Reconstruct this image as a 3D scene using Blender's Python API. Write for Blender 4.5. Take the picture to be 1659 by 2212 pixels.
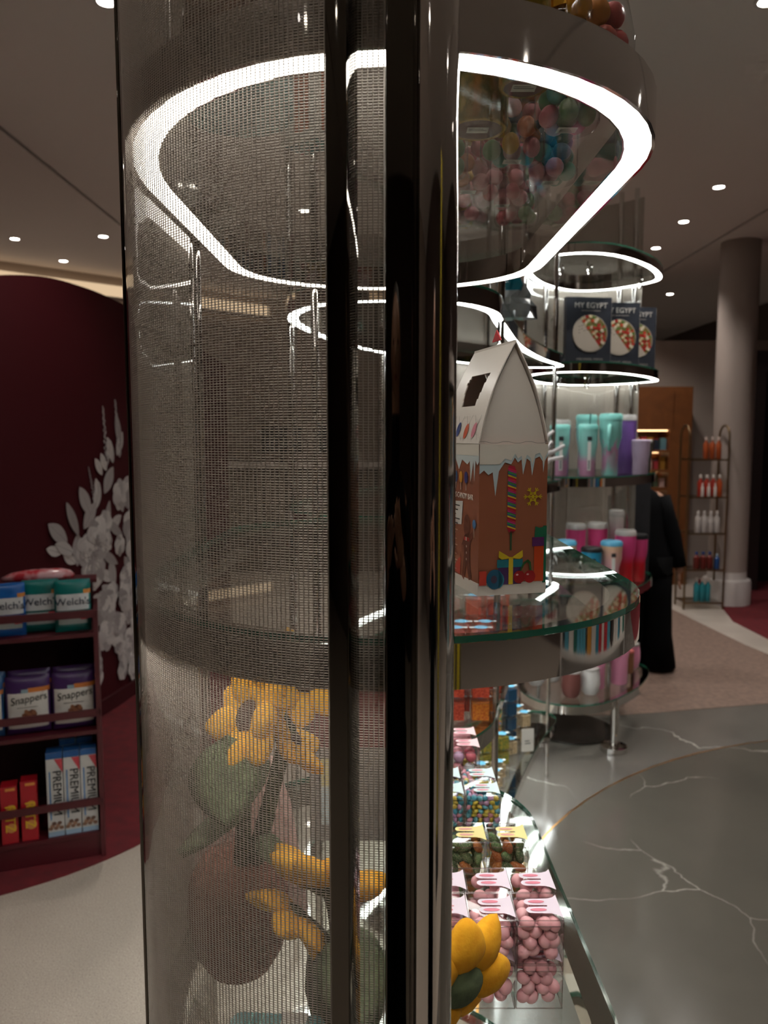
import bpy, bmesh, math, random
from math import sin, cos, pi, radians as R
from mathutils import Vector, Matrix
random.seed(7)
for o in list(bpy.data.objects): bpy.data.objects.remove(o)
SC = bpy.context.scene
COL = SC.collection

# ------------------------------------------------------------------ camera, world, exposure
cam_d = bpy.data.cameras.new('camera')
cam_d.sensor_fit = 'HORIZONTAL'; cam_d.sensor_width = 36.0
cam_d.lens = 1670 / 1659 * 36.0
cam_d.clip_start = 0.02; cam_d.clip_end = 60
cam_d.dof.use_dof = True; cam_d.dof.focus_distance = 0.85; cam_d.dof.aperture_fstop = 10
cam = bpy.data.objects.new('camera', cam_d); COL.objects.link(cam)
cam.location = (0, 0, 1.5)
cam.rotation_euler = (pi / 2 - math.atan(161 / 1670), 0, 0)
SC.camera = cam
SC.view_settings.view_transform = 'Standard'; SC.view_settings.look = 'None'
SC.view_settings.exposure = 0.0; SC.view_settings.gamma = 1.0
SC.view_settings.use_curve_mapping = False
W = bpy.data.worlds.new('world'); SC.world = W; W.use_nodes = True
W.node_tree.nodes['Background'].inputs[0].default_value = (0.5, 0.45, 0.42, 1)
W.node_tree.nodes['Background'].inputs[1].default_value = 0.05
SC.cycles.max_bounces = 6; SC.cycles.transparent_max_bounces = 32
SC.cycles.diffuse_bounces = 2; SC.cycles.glossy_bounces = 4
SC.cycles.use_adaptive_sampling = True; SC.cycles.adaptive_threshold = 0.12; SC.cycles.adaptive_min_samples = 12
SC.cycles.sample_clamp_indirect = 3.0
SC.cycles.caustics_refractive = False
LED = 14.0            # shelf light strips
SPOT = 48.0          # watts of one ceiling downlight
COVE = 0.75

# ------------------------------------------------------------------ materials
def lin(c):
    if isinstance(c, str):
        c = [int(c[i:i + 2], 16) / 255 for i in (0, 2, 4)]
    return tuple(x / 12.92 if x <= .04045 else ((x + .055) / 1.055) ** 2.4 for x in c) + (1,)
MATS = {}
def mat(key, col='808080', rough=.5, metal=0., bump=0., bscale=100., spec=.5, alpha=None, sheen=0.):
    if key in MATS: return MATS[key]
    m = bpy.data.materials.new(key); m.use_nodes = True
    nt = m.node_tree; b = nt.nodes['Principled BSDF']
    b.inputs['Base Color'].default_value = lin(col)
    b.inputs['Roughness'].default_value = rough; b.inputs['Metallic'].default_value = metal
    b.inputs['Specular IOR Level'].default_value = spec
    if sheen: b.inputs['Sheen Weight'].default_value = sheen
    if bump:
        n = nt.nodes.new('ShaderNodeTexNoise'); n.inputs['Scale'].default_value = bscale
        tc = nt.nodes.new('ShaderNodeTexCoord')
        bp = nt.nodes.new('ShaderNodeBump'); bp.inputs['Strength'].default_value = bump
        bp.inputs['Distance'].default_value = .01
        nt.links.new(tc.outputs['Object'], n.inputs['Vector'])
        nt.links.new(n.outputs['Fac'], bp.inputs['Height']); nt.links.new(bp.outputs[0], b.inputs['Normal'])
    MATS[key] = m
    return m
def flat(c, rough=.45): return mat('paint_' + c + ('_%d' % int(rough * 100)), c, rough)
def emis(key, col, strength):
    if key in MATS: return MATS[key]
    m = bpy.data.materials.new(key); m.use_nodes = True; nt = m.node_tree
    nt.nodes.remove(nt.nodes['Principled BSDF'])
    e = nt.nodes.new('ShaderNodeEmission'); e.inputs[0].default_value = col; e.inputs[1].default_value = strength
    nt.links.new(e.outputs[0], nt.nodes['Material Output'].inputs[0]); MATS[key] = m
    return m
def glass(key, tint=(1, 1, 1, 1), f0=.04, rough=0.0):
    if key in MATS: return MATS[key]
    m = bpy.data.materials.new(key); m.use_nodes = True; nt = m.node_tree
    nt.nodes.remove(nt.nodes['Principled BSDF'])
    t = nt.nodes.new('ShaderNodeBsdfTransparent'); t.inputs[0].default_value = tint
    g = nt.nodes.new('ShaderNodeBsdfGlossy'); g.inputs['Roughness'].default_value = rough
    lw = nt.nodes.new('ShaderNodeLayerWeight'); lw.inputs[0].default_value = .5
    p = nt.nodes.new('ShaderNodeMath'); p.operation = 'POWER'; p.inputs[1].default_value = 5
    k = nt.nodes.new('ShaderNodeMath'); k.operation = 'MULTIPLY_ADD'
    k.inputs[1].default_value = 1 - f0; k.inputs[2].default_value = f0
    mx = nt.nodes.new('ShaderNodeMixShader')
    nt.links.new(lw.outputs['Facing'], p.inputs[0]); nt.links.new(p.outputs[0], k.inputs[0])
    nt.links.new(k.outputs[0], mx.inputs[0]); nt.links.new(t.outputs[0], mx.inputs[1])
    nt.links.new(g.outputs[0], mx.inputs[2]); nt.links.new(mx.outputs[0], nt.nodes['Material Output'].inputs[0])
    MATS[key] = m
    return m
def ramp_mat(key, stops, rough=.4, axis=2, noise=None, metal=0.):
    """colour that runs along the object's own height"""
    if key in MATS: return MATS[key]
    m = mat(key, 'ffffff', rough, metal); nt = m.node_tree; b = nt.nodes['Principled BSDF']
    tc = nt.nodes.new('ShaderNodeTexCoord'); sx = nt.nodes.new('ShaderNodeSeparateXYZ')
    cr = nt.nodes.new('ShaderNodeValToRGB')
    nt.links.new(tc.outputs['Generated'], sx.inputs[0])
    src = sx.outputs[axis]
    if noise:
        n = nt.nodes.new('ShaderNodeTexNoise'); n.inputs['Scale'].default_value = noise
        a = nt.nodes.new('ShaderNodeMath'); a.operation = 'MULTIPLY_ADD'; a.inputs[1].default_value = .9; a.inputs[2].default_value = -.45
        s = nt.nodes.new('ShaderNodeMath'); s.operation = 'ADD'
        nt.links.new(tc.outputs['Generated'], n.inputs['Vector']); nt.links.new(n.outputs['Fac'], a.inputs[0])
        nt.links.new(a.outputs[0], s.inputs[0]); nt.links.new(src, s.inputs[1]); src = s.outputs[0]
    nt.links.new(src, cr.inputs[0])
    el = cr.color_ramp.elements
    while len(el) < len(stops): el.new(.5)
    for e, (p, c) in zip(el, stops): e.position = p; e.color = lin(c)
    nt.links.new(cr.outputs[0], b.inputs['Base Color'])
    return m
def noise_mat(key, stops, scale, rough=.5, detail=3., distort=0., bump=0., metal=0., coord='Object', spec=.5):
    if key in MATS: return MATS[key]
    m = mat(key, 'ffffff', rough, metal, spec=spec); nt = m.node_tree; b = nt.nodes['Principled BSDF']
    tc = nt.nodes.new('ShaderNodeTexCoord'); n = nt.nodes.new('ShaderNodeTexNoise')
    n.inputs['Scale'].default_value = scale; n.inputs['Detail'].default_value = detail
    n.inputs['Distortion'].default_value = distort
    cr = nt.nodes.new('ShaderNodeValToRGB'); el = cr.color_ramp.elements
    while len(el) < len(stops): el.new(.5)
    for e, (p, c) in zip(el, stops): e.position = p; e.color = lin(c)
    nt.links.new(tc.outputs[coord], n.inputs['Vector']); nt.links.new(n.outputs['Fac'], cr.inputs[0])
    nt.links.new(cr.outputs[0], b.inputs['Base Color'])
    if bump:
        bp = nt.nodes.new('ShaderNodeBump'); bp.inputs['Strength'].default_value = bump; bp.inputs['Distance'].default_value = .004
        nt.links.new(n.outputs['Fac'], bp.inputs['Height']); nt.links.new(bp.outputs[0], b.inputs['Normal'])
    return m
def marble_mat(key, base, base2, vein):
    if key in MATS: return MATS[key]
    m = mat(key, base, .16); nt = m.node_tree; b = nt.nodes['Principled BSDF']
    tc = nt.nodes.new('ShaderNodeTexCoord')
    n1 = nt.nodes.new('ShaderNodeTexNoise'); n1.inputs['Scale'].default_value = 1.1; n1.inputs['Detail'].default_value = 6
    n1.inputs['Distortion'].default_value = .6
    ad = nt.nodes.new('ShaderNodeMixRGB'); ad.blend_type = 'ADD'; ad.inputs[0].default_value = .55
    vo = nt.nodes.new('ShaderNodeTexVoronoi'); vo.feature = 'DISTANCE_TO_EDGE'; vo.inputs['Scale'].default_value = 1.5
    cr = nt.nodes.new('ShaderNodeValToRGB'); cr.color_ramp.elements[0].position = 0; cr.color_ramp.elements[0].color = (.7, .7, .7, 1)
    cr.color_ramp.elements[1].position = .008; cr.color_ramp.elements[1].color = (0, 0, 0, 1)
    n2 = nt.nodes.new('ShaderNodeTexNoise'); n2.inputs['Scale'].default_value = 2.6; n2.inputs['Detail'].default_value = 5
    n3 = nt.nodes.new('ShaderNodeTexNoise'); n3.inputs['Scale'].default_value = 1.7
    c3 = nt.nodes.new('ShaderNodeValToRGB'); c3.color_ramp.elements[0].position = .48; c3.color_ramp.elements[1].position = .6
    mu = nt.nodes.new('ShaderNodeMath'); mu.operation = 'MULTIPLY'
    mb = nt.nodes.new('ShaderNodeMixRGB'); mb.inputs[1].default_value = lin(base); mb.inputs[2].default_value = lin(base2)
    mv = nt.nodes.new('ShaderNodeMixRGB'); mv.inputs[2].default_value = lin(vein)
    L = nt.links.new
    L(tc.outputs['Object'], n1.inputs['Vector']); L(tc.outputs['Object'], ad.inputs[1]); L(n1.outputs['Color'], ad.inputs[2])
    L(ad.outputs[0], vo.inputs['Vector']); L(vo.outputs['Distance'], cr.inputs[0])
    L(tc.outputs['Object'], n2.inputs['Vector']); L(n2.outputs['Fac'], mb.inputs[0])
    L(tc.outputs['Object'], n3.inputs['Vector']); L(n3.outputs['Fac'], c3.inputs[0])
    L(cr.outputs[0], mu.inputs[0]); L(c3.outputs[0], mu.inputs[1])
    L(mb.outputs[0], mv.inputs[1]); L(mu.outputs[0], mv.inputs[0]); L(mv.outputs[0], b.inputs['Base Color'])
    return m
CHROME = mat('chrome', 'dcd8d4', .05, 1.)
BLACKCHROME = mat('black_mirror', '6a665f', .04, 1.)
WIRE = mat('woven_steel', 'b8afa5', .5, .4)
STRIPM = emis('led_diffuser', (1, .955, .89, 1), LED)
STRIPC = emis('led_diffuser_cool', (.94, 1, .97, 1), LED * 1.3)
GL = glass('clear_glass', (.97, .99, .98, 1))
GLP = glass('panel_glass', (.96, .955, .94, 1))
ACRYL = glass('clear_acrylic', (.99, .985, .985, 1), .045)
CELLO = glass('cellophane', (.97, .97, .97, 1), .10, .12)
EDGEG = mat('green_glass_edge', '2e6b57', .15)
ACEDGE = mat('acrylic_edge', 'd8d0cc', .12)

# ------------------------------------------------------------------ mesh building
class MB:
    def __init__(s): s.v = []; s.f = []; s.m = []
    def add(s, vs, fs, mi=0):
        n = len(s.v); s.v += [tuple(v) for v in vs]
        for f in fs: s.f.append(tuple(n + i for i in f)); s.m.append(mi)
        return s
    def box(s, c, d, mi=0, rz=0., M=None):
        vs = [Vector((x * d[0] / 2, y * d[1] / 2, z * d[2] / 2)) for x in (-1, 1) for y in (-1, 1) for z in (-1, 1)]
        rot = M if M is not None else Matrix.Rotation(rz, 3, 'Z')
        vs = [rot @ v + Vector(c) for v in vs]
        return s.add(vs, [(0, 1, 3, 2), (4, 6, 7, 5), (0, 4, 5, 1), (2, 3, 7, 6), (0, 2, 6, 4), (1, 5, 7, 3)], mi)
    def rbox(s, c, d, r, mi=0, rz=0., seg=4):
        """box with rounded vertical edges"""
        pts = []
        for (sx, sy, a0) in ((1, 1, 0), (-1, 1, 90), (-1, -1, 180), (1, -1, 270)):
            for k in range(seg + 1):
                a = R(a0 + 90 * k / seg)
                pts.append((sx * (d[0] / 2 - r) + r * cos(a), sy * (d[1] / 2 - r) + r * sin(a)))
        q = [(c[0] + x * cos(rz) - y * sin(rz), c[1] + x * sin(rz) + y * cos(rz)) for x, y in pts]
        return s.prism(q, c[2] - d[2] / 2, c[2] + d[2] / 2, mi)
    def prism(s, pts, z0, z1, mi=0, mside=None):
        n = len(pts); vs = [(x, y, z0) for x, y in pts] + [(x, y, z1) for x, y in pts]
        s.add(vs, [tuple(range(n))[::-1], tuple(range(n, 2 * n))], mi)
        k = len(s.v) - 2 * n
        for i in range(n):
            j = (i + 1) % n; s.f.append((k + i, k + j, k + n + j, k + n + i)); s.m.append(mi if mside is None else mside)
        return s
    def ring(s, o, i_, z0, z1, mi=0):
        n = len(o); k = len(s.v)
        s.v += [(x, y, z0) for x, y in o] + [(x, y, z0) for x, y in i_] + [(x, y, z1) for x, y in o] + [(x, y, z1) for x, y in i_]
        for a in range(n):
            b = (a + 1) % n
            for f in ((a, b, 2 * n + b, 2 * n + a), (n + b, n + a, 3 * n + a, 3 * n + b), (b, a, n + a, n + b), (2 * n + a, 2 * n + b, 3 * n + b, 3 * n + a)):
                s.f.append(tuple(k + q for q in f)); s.m.append(mi)
        return s
    def lathe(s, prof, c=(0, 0, 0), n=24, mi=0, cap=True, M=None):
        vs = []
        for r, z in prof:
            for k in range(n):
                a = 2 * pi * k / n; vs.append(Vector((r * cos(a), r * sin(a), z)))
        vs = [(M @ v if M is not None else v) + Vector(c) for v in vs]
        fs = []
        for i in range(len(prof) - 1):
            for k in range(n):
                j = (k + 1) % n; fs.append((i * n + k, i * n + j, (i + 1) * n + j, (i + 1) * n + k))
        if cap:
            fs.append(tuple(range(n))[::-1]); fs.append(tuple((len(prof) - 1) * n + k for k in range(n)))
        return s.add(vs, fs, mi)
    def ell(s, c, r, M=None, mi=0, n=12, m=8):
        prof = [(sin(pi * i / m), -cos(pi * i / m)) for i in range(1, m)]
        vs = []
        for rr, z in prof:
            for k in range(n):
                a = 2 * pi * k / n; vs.append(Vector((rr * cos(a) * r[0], rr * sin(a) * r[1], z * r[2])))
        vs += [Vector((0, 0, -r[2])), Vector((0, 0, r[2]))]
        vs = [(M @ v if M is not None else v) + Vector(c) for v in vs]
        fs = []
        for i in range(len(prof) - 1):
            for k in range(n):
                j = (k + 1) % n; fs.append((i * n + k, i * n + j, (i + 1) * n + j, (i + 1) * n + k))
        b = len(prof) * n
        for k in range(n):
            j = (k + 1) % n; fs.append((j, k, b)); fs.append(((len(prof) - 1) * n + k, (len(prof) - 1) * n + j, b + 1))
        return s.add(vs, fs, mi)
    def tube(s, path, r, n=8, mi=0, closed=False):
        """tube along 3-D points; r a number or one per point"""
        P = [Vector(p) for p in path]; N = len(P); vs = []
        rr = r if isinstance(r, (list, tuple)) else [r] * N
        up = None
        for i in range(N):
            a = P[(i - 1) % N] if (closed or i) else P[0]; b = P[(i + 1) % N] if (closed or i < N - 1) else P[-1]
            t = (b - a).normalized()
            if up is None: up = t.orthogonal().normalized()
            up = (up - t * up.dot(t)).normalized(); w = t.cross(up)
            for k in range(n):
                q = 2 * pi * k / n; vs.append(P[i] + (up * cos(q) + w * sin(q)) * rr[i])
        fs = []
        for i in range(N if closed else N - 1):
            i2 = (i + 1) % N
            for k in range(n):
                j = (k + 1) % n; fs.append((i * n + k, i * n + j, i2 * n + j, i2 * n + k))
        if not closed:
            fs.append(tuple(range(n))[::-1]); fs.append(tuple((N - 1) * n + k for k in range(n)))
        return s.add(vs, fs, mi)
    def loft(s, rings, n=16, mi=0, ax=None):
        """horizontal elliptical sections (centre, rx, ry)"""
        vs = []
        for c, rx, ry in rings:
            for k in range(n):
                a = 2 * pi * k / n; vs.append((c[0] + rx * cos(a), c[1] + ry * sin(a), c[2]))
        fs = []
        for i in range(len(rings) - 1):
            for k in range(n):
                j = (k + 1) % n; fs.append((i * n + k, i * n + j, (i + 1) * n + j, (i + 1) * n + k))
        fs.append(tuple(range(n))[::-1]); fs.append(tuple((len(rings) - 1) * n + k for k in range(n)))
        return s.add(vs, fs, mi)
    def mesh(s, name, mats, smooth=False, off=(0, 0, 0)):
        me = bpy.data.meshes.new(name)
        vs = s.v if off == (0, 0, 0) else [(x - off[0], y - off[1], z - off[2]) for x, y, z in s.v]
        me.from_pydata(vs, [], s.f)
        for mm in (mats if isinstance(mats, (list, tuple)) else [mats]): me.materials.append(mm)
        me.polygons.foreach_set('material_index', s.m)
        if smooth:
            me.polygons.foreach_set('use_smooth', [True] * len(s.f))
            if smooth != 'all' and hasattr(me, 'set_sharp_from_angle'): me.set_sharp_from_angle(angle=R(40))
        me.update()
        return me
    def build(s, name, mats, parent=None, smooth=False, off=(0, 0, 0)):
        return put(name, s.mesh(name, mats, smooth, off), parent)
def put(name, me, parent=None, loc=None):
    o = bpy.data.objects.new(name, me); COL.objects.link(o)
    if parent is not None: o.parent = parent
    if loc is not None: o.location = loc
    return o
def tag(o, label=None, cat=None, group=None, kind=None):
    if label: o['label'] = label
    if cat: o['category'] = cat
    if group: o['group'] = group
    if kind: o['kind'] = kind
    return o
def thing(name, label, cat, loc=(0, 0, 0), rz=0., group=None):
    o = bpy.data.objects.new(name, None); COL.objects.link(o); o.empty_display_size = .05
    o.location = loc; o.rotation_euler = (0, 0, rz)
    return tag(o, label, cat, group)
def dup(o, parent=None):
    c = o.copy(); COL.objects.link(c)
    if parent is not None: c.parent = parent
    for ch in list(o.children): dup(ch, c)
    return c
def dup_at(o, loc, rz=0., label=None, group=None, scale=None):
    c = dup(o); c.location = loc; c.rotation_euler = (0, 0, rz)
    if scale: c.scale = (scale,) * 3
    tag(c, label, None, group)
    return c
def struct(name, mb, mats, smooth=False):
    o = mb.build(name, mats, None, smooth); o['kind'] = 'structure'; return o
def text(body, size, m, parent, O, U, V, align='CENTER', ext=.0002, sx=1., shear=0.):
    cu = bpy.data.curves.new('lettering', 'FONT'); cu.body = body; cu.size = size
    cu.align_x = align; cu.align_y = 'CENTER'; cu.extrude = ext; cu.resolution_u = 3; cu.shear = shear
    tmp = bpy.data.objects.new('lettering_curve', cu); me = bpy.data.meshes.new_from_object(tmp)
    bpy.data.objects.remove(tmp); bpy.data.curves.remove(cu)
    me.materials.clear(); me.materials.append(m)
    o = bpy.data.objects.new('lettering', me); COL.objects.link(o); o.parent = parent
    U = Vector(U).normalized(); V = Vector(V).normalized(); N = U.cross(V)
    M = Matrix((U, V, N)).transposed().to_4x4(); M.translation = Vector(O)
    o.matrix_local = M @ Matrix.Diagonal((sx, 1, 1, 1))
    return o
class Decal:
    """flat print: coloured shapes laid on a face given by origin and two axes"""
    def __init__(s, O, U, V, step=.00025):
        s.O = Vector(O); s.U = Vector(U).normalized(); s.V = Vector(V).normalized(); s.N = s.U.cross(s.V)
        s.step = step; s.b = MB(); s.cols = []
    def ci(s, c):
        if c not in s.cols: s.cols.append(c)
        return s.cols.index(c)
    def poly(s, pts, c, l=1):
        vs = [s.O + s.U * x + s.V * y + s.N * (s.step * (l + .6)) for x, y in pts]
        s.b.add(vs, [tuple(range(len(vs)))], s.ci(c)); return s
    def rect(s, x0, y0, x1, y1, c, l=1): return s.poly([(x0, y0), (x1, y0), (x1, y1), (x0, y1)], c, l)
    def disc(s, x, y, rx, ry, c, l=1, n=20, a0=0., a1=2 * pi, rot=0.):
        pts = []
        for k in range(n):
            a = a0 + (a1 - a0) * k / (n if a1 - a0 > 6.2 else n - 1)
            px, py = rx * cos(a), ry * sin(a)
            pts.append((x + px * cos(rot) - py * sin(rot), y + px * sin(rot) + py * cos(rot)))
        return s.poly(pts, c, l)
    def line(s, x0, y0, x1, y1, w, c, l=1):
        d = Vector((x1 - x0, y1 - y0)).normalized(); n = Vector((-d.y, d.x)) * w / 2
        return s.poly([(x0 + n.x, y0 + n.y), (x0 - n.x, y0 - n.y), (x1 - n.x, y1 - n.y), (x1 + n.x, y1 + n.y)], c, l)
    def build(s, parent, name='printed_artwork', rough=.45):
        return s.b.build(name, [flat(c, rough) for c in s.cols], parent)
def spline(pts, per=10, closed=True):
    out = []; n = len(pts)
    for i in range(n if closed else n - 1):
        p = [Vector(pts[(i + k) % n] if closed else pts[min(max(i + k, 0), n - 1)]) for k in (-1, 0, 1, 2)]
        for j in range(per):
            t = j / per
            out.append(tuple(.5 * (2 * p[1] + (p[2] - p[0]) * t + (2 * p[0] - 5 * p[1] + 4 * p[2] - p[3]) * t * t + (3 * p[1] - p[0] - 3 * p[2] + p[3]) * t ** 3)))
    if not closed: out.append(tuple(pts[-1]))
    return out
def inset(o, d):
    n = len(o); r = []
    for i in range(n):
        a = Vector(o[i - 1]); b = Vector(o[(i + 1) % n]); t = (b - a).normalized()
        r.append((o[i][0] - t.y * d, o[i][1] + t.x * d))      # counter-clockwise outline: left is inside
    return r
def resample(path, step):
    P = [Vector(p) for p in path]; out = [P[0]]; acc = 0
    L = [(P[i + 1] - P[i]).length for i in range(len(P) - 1)]
    tot = sum(L); n = max(2, int(round(tot / step)))
    for k in range(1, n + 1):
        d = tot * k / n; i = 0
        while i < len(L) - 1 and d > L[i]: d -= L[i]; i += 1
        out.append(P[i].lerp(P[i + 1], min(1, d / L[i])))
    return out

# ------------------------------------------------------------------ the room
TERR = noise_mat('terrazzo', [(.30, '6b6159'), (.40, 'a2968a'), (.62, 'aa9e92'), (.74, 'cfc5ba')], 260, .45, 2., 0, 0)
MARB = marble_mat('grey_marble', '5d5853', '6d6862', 'cfc8c0')
MARB2 = marble_mat('dark_marble', '4e4a44', '5c574f', 'b8b0a6')
CARP = noise_mat('taupe_carpet', [(.3, '6a584e'), (.7, '80695d')], 30, .9)
REDC = noise_mat('red_carpet', [(.3, '4e0710'), (.7, '640a15')], 18, .9)
STONE = noise_mat('pale_stone', [(.3, 'a59b92'), (.7, 'b8aea4')], 3, .35)
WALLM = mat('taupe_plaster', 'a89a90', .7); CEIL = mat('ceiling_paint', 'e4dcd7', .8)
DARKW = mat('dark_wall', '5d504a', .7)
struct('floor', MB().box((-.25, 5, -.05), (10.6, 18.4, .1)), TERR)
def floor_patch(name, pts, z, m):
    return struct(name, MB().prism(pts, .0002, z), m)
circ = [(2.496 + 2.29 * cos(R(a)), 1.502 + 2.29 * sin(R(a))) for a in range(0, 360, 4)]
mb_ = [(0.33, -.5), (5.0, -.5), (5.0, 4.72), (3.6, 4.60), (2.6, 4.36), (2.17, 4.25), (1.7, 4.15), (1.31, 4.07), (.9, 4.05), (.33, 4.05)]
floor_patch('floor_marble', mb_, .0012, MARB)
floor_patch('floor_marble_disc', [(min(x, 4.99), max(y, -.49)) for x, y in circ], .0024, MARB2)
inn = [(2.496 + 2.283 * cos(R(a)), 1.502 + 2.283 * sin(R(a))) for a in range(0, 360, 4)]
struct('trim_1', MB().ring([(min(x, 4.99), max(y, -.49)) for x, y in circ], [(min(x, 4.985), max(y, -.485)) for x, y in inn], .0003, .0032), mat('brass', 'c08a4a', .3, 1.))
floor_patch('floor_carpet', [(.33, 4.05), (.9, 4.05), (1.31, 4.07), (1.7, 4.15), (2.17, 4.25), (2.6, 4.36), (2.9, 4.45), (2.72, 4.95), (2.62, 5.5), (2.56, 6.2), (2.5, 7.0), (.4, 7.2)], .003, CARP)
floor_patch('floor_stone', [(2.9, 4.45), (3.6, 4.60), (3.1, 5.1), (2.86, 5.6), (2.85, 6.2), (2.98, 6.7), (3.12, 7.3), (3.3, 8.1), (2.4, 8.1), (2.5, 7.0), (2.56, 6.2), (2.62, 5.5), (2.72, 4.95)], .003, STONE)
floor_patch('floor_red_carpet', [(3.6, 4.6), (5.0, 4.72), (5.0, 8.1), (3.3, 8.1), (3.12, 7.3), (2.98, 6.7), (2.85, 6.2), (2.86, 5.6), (3.1, 5.1)], .0036, REDC)
redp = spline([(-3.2, 1.95), (-1.9, 2.2), (-1.263, 2.409), (-.883, 2.761), (-.72, 3.2), (-.72, 4.2), (-.9, 5.6), (-1.9, 6.0), (-3.2, 5.4)], 8)
floor_patch('floor_red_platform', redp, .004, REDC)
# ceiling with two shadow-gap grooves
cb = MB()
for (x0, x1) in ((-5.55, -2.13), (-2.10, 2.86), (2.89, 5.05)):
    cb.box(((x0 + x1) / 2, 5, 3.235), (x1 - x0, 18.4, .07))
cb.box((-.25, 5, 3.29), (10.6, 18.4, .04), 1)
struct('ceiling', cb, [CEIL, mat('groove_dark', '2a2523', .8)])
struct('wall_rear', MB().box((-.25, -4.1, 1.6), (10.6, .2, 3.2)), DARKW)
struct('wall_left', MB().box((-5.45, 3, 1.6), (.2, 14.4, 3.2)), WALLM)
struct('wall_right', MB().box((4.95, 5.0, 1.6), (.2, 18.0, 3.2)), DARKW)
# slanted wall at the back left with its warm cove
p0 = Vector((-5.4, 6.15)); p1 = Vector((-1.35, 9.8)); dd = (p1 - p0); ang = math.atan2(dd.y, dd.x)
nn = Vector((dd.y, -dd.x)).normalized()
cc = (p0 + p1) / 2 - nn * .1
struct('wall_back_left', MB().box((cc.x, cc.y, 1.6), (dd.length, .2, 3.2), 0, ang), WALLM)
cv = (p0 + p1) / 2 + nn * .05
tc_ = thing('cove_light', 'warm glowing light cove along the ceiling behind the red curved wall', 'light', (cv.x, cv.y, 0))
MB().box((0, 0, 3.03), (dd.length - .3, .06, .13), 0, ang).build('diffuser', emis('cove_glow', (1, .72, .45, 1), COVE), tc_)
MB().box((nn.x * .05, nn.y * .05, 2.95), (dd.length - .3, .1, .03), 0, ang).build('ledge', WALLM, tc_)
struct('wall_back', MB().box((.5, 9.9, 1.6), (3.8, .2, 3.2)).box((2.4, 9.1, 1.6), (.15, 1.8, 3.2)), WALLM)
struct('wall_back_right', MB().box((3.6, 8.25, 1.25), (2.5, .2, 2.5)), WALLM)
struct('wall_back_far', MB().box((3.6, 13.9, 1.6), (2.7, .2, 3.2)).box((2.3, 12.0, 1.6), (.1, 4.0, 3.2)), WALLM)
# doorway on the right; a near-black panel paints in the unlit room beyond
dr = MB().box((3.62, 7.75, 1.1), (.1, .5, 2.2)).box((4.25, 8.0, 1.1), (1.3, .04, 2.2), 1).box((4.25, 7.85, 2.26), (1.35, .5, .16))
struct('door_1', dr, [mat('dark_jamb', '2a2120', .5), mat('unlit_room_panel', '0d0808', .6)])
# round column with a white plinth
col = MB().lathe([(.165, .3), (.165, 3.2)], (3.12, 6.95, 0), 40)
co = tag(col.build('column', mat('column_plaster', '9c8f88', .6), None, True), 'tall round grey column on a white plinth beside the dark doorway', 'column', kind='structure')
MB().lathe([(.205, 0.004), (.205, .2), (.2, .225), (.168, .235), (.165, .3)], (3.12, 6.95, 0), 40).build('plinth', mat('plinth_white', 'c8c2bf', .5), co, True)

# downlights
dl_me = MB().ring([(.05 * cos(a * pi / 12), .05 * sin(a * pi / 12)) for a in range(24)], [(.036 * cos(a * pi / 12), .036 * sin(a * pi / 12)) for a in range(24)], -.006, 0).mesh('trim_ring', mat('white_metal', 'cfc9c4', .4))
dl_em = MB().lathe([(.035, -.004), (.035, -.001)], n=20).mesh('lamp', emis('downlight_bulb', (1, .93, .85, 1), 30))
DL = [(2.28, 5.451), (2.368, 6.3), (2.447, 7.153), (3.238, 7.035), (-3.168, 6.828), (-2.381, 6.751), (-3.096, 7.665), (-1.086, 3.202)]
EXTRA_DL = [(1.5, 3.2), (2.3, 4.3), (3.6, 4.6), (3.2, 2.6), (1.8, 1.4), (-2.6, 4.6), (-.5, .3), (-3.6, 1.2), (.6, -.9), (-1.6, -1.6), (2.6, -1.2), (.3, 7.6), (-.6, 6.0), (.9, 5.4), (-3.9, 3.4), (3.9, .6), (3.4, 9.4), (3.6, 11.4)]  # extra downlights added to light the room
for i, (x, y) in enumerate(DL + EXTRA_DL):
    lab = ('nearest downlight of the right-hand row on the ceiling', 'second downlight of the right-hand ceiling row', 'third downlight of the right-hand row, just above the far stand', 'downlight at the far right beside the ceiling groove',
           'leftmost downlight in the ceiling left of the mesh', 'downlight right beside the mesh stand in the left ceiling', 'farthest left downlight, just above the red partition', 'nearest left downlight cut by the top picture edge')[i] if i < 8 else 'extra recessed ceiling downlight added to light the room'
    t = thing('downlight', lab, 'light', (x, y, 3.2), 0, 'recessed ceiling downlights')
    put('trim_ring', dl_me, t); put('lamp', dl_em, t)
    ld = bpy.data.lights.new('downlight_spot', 'SPOT'); ld.energy = SPOT; ld.spot_size = R(110); ld.spot_blend = .6
    ld.color = (1, .93, .86); ld.shadow_soft_size = .035
    lo = bpy.data.objects.new('downlight_spot', ld); COL.objects.link(lo); lo.parent = t; lo.location = (0, 0, -.02)

# ------------------------------------------------------------------ shelf stands
def near_outline(n=26):
    o = []
    for k in range(n + 1):                                   # near end, left to right
        a = pi + pi * k / n; o.append((.287 * cos(a), (.965 + .340 * sin(a)) if k < n / 2 else (.892 + .268 * sin(a))))
    for k in range(1, 8): o.append((.287 - .006 * k / 8, .892 + .488 * k / 8))
    for k in range(n + 1):
        a = pi * k / n; o.append((.281 * cos(a), 1.38 + .225 * sin(a)))
    for k in range(1, 8): o.append((-.281 - .006 * k / 8, 1.38 - .415 * k / 8))
    return o
NEAR = near_outline()
MID = spline([(-.02, 1.72), (.15, 1.735), (.265, 1.86), (.327, 2.09), (.453, 2.557), (.61, 2.97), (.735, 3.22), (.75, 3.31), (.69, 3.37), (.50, 3.32), (.24, 3.08), (.0, 2.80), (-.165, 2.44), (-.248, 2.02), (-.17, 1.79)], 8)
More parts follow.
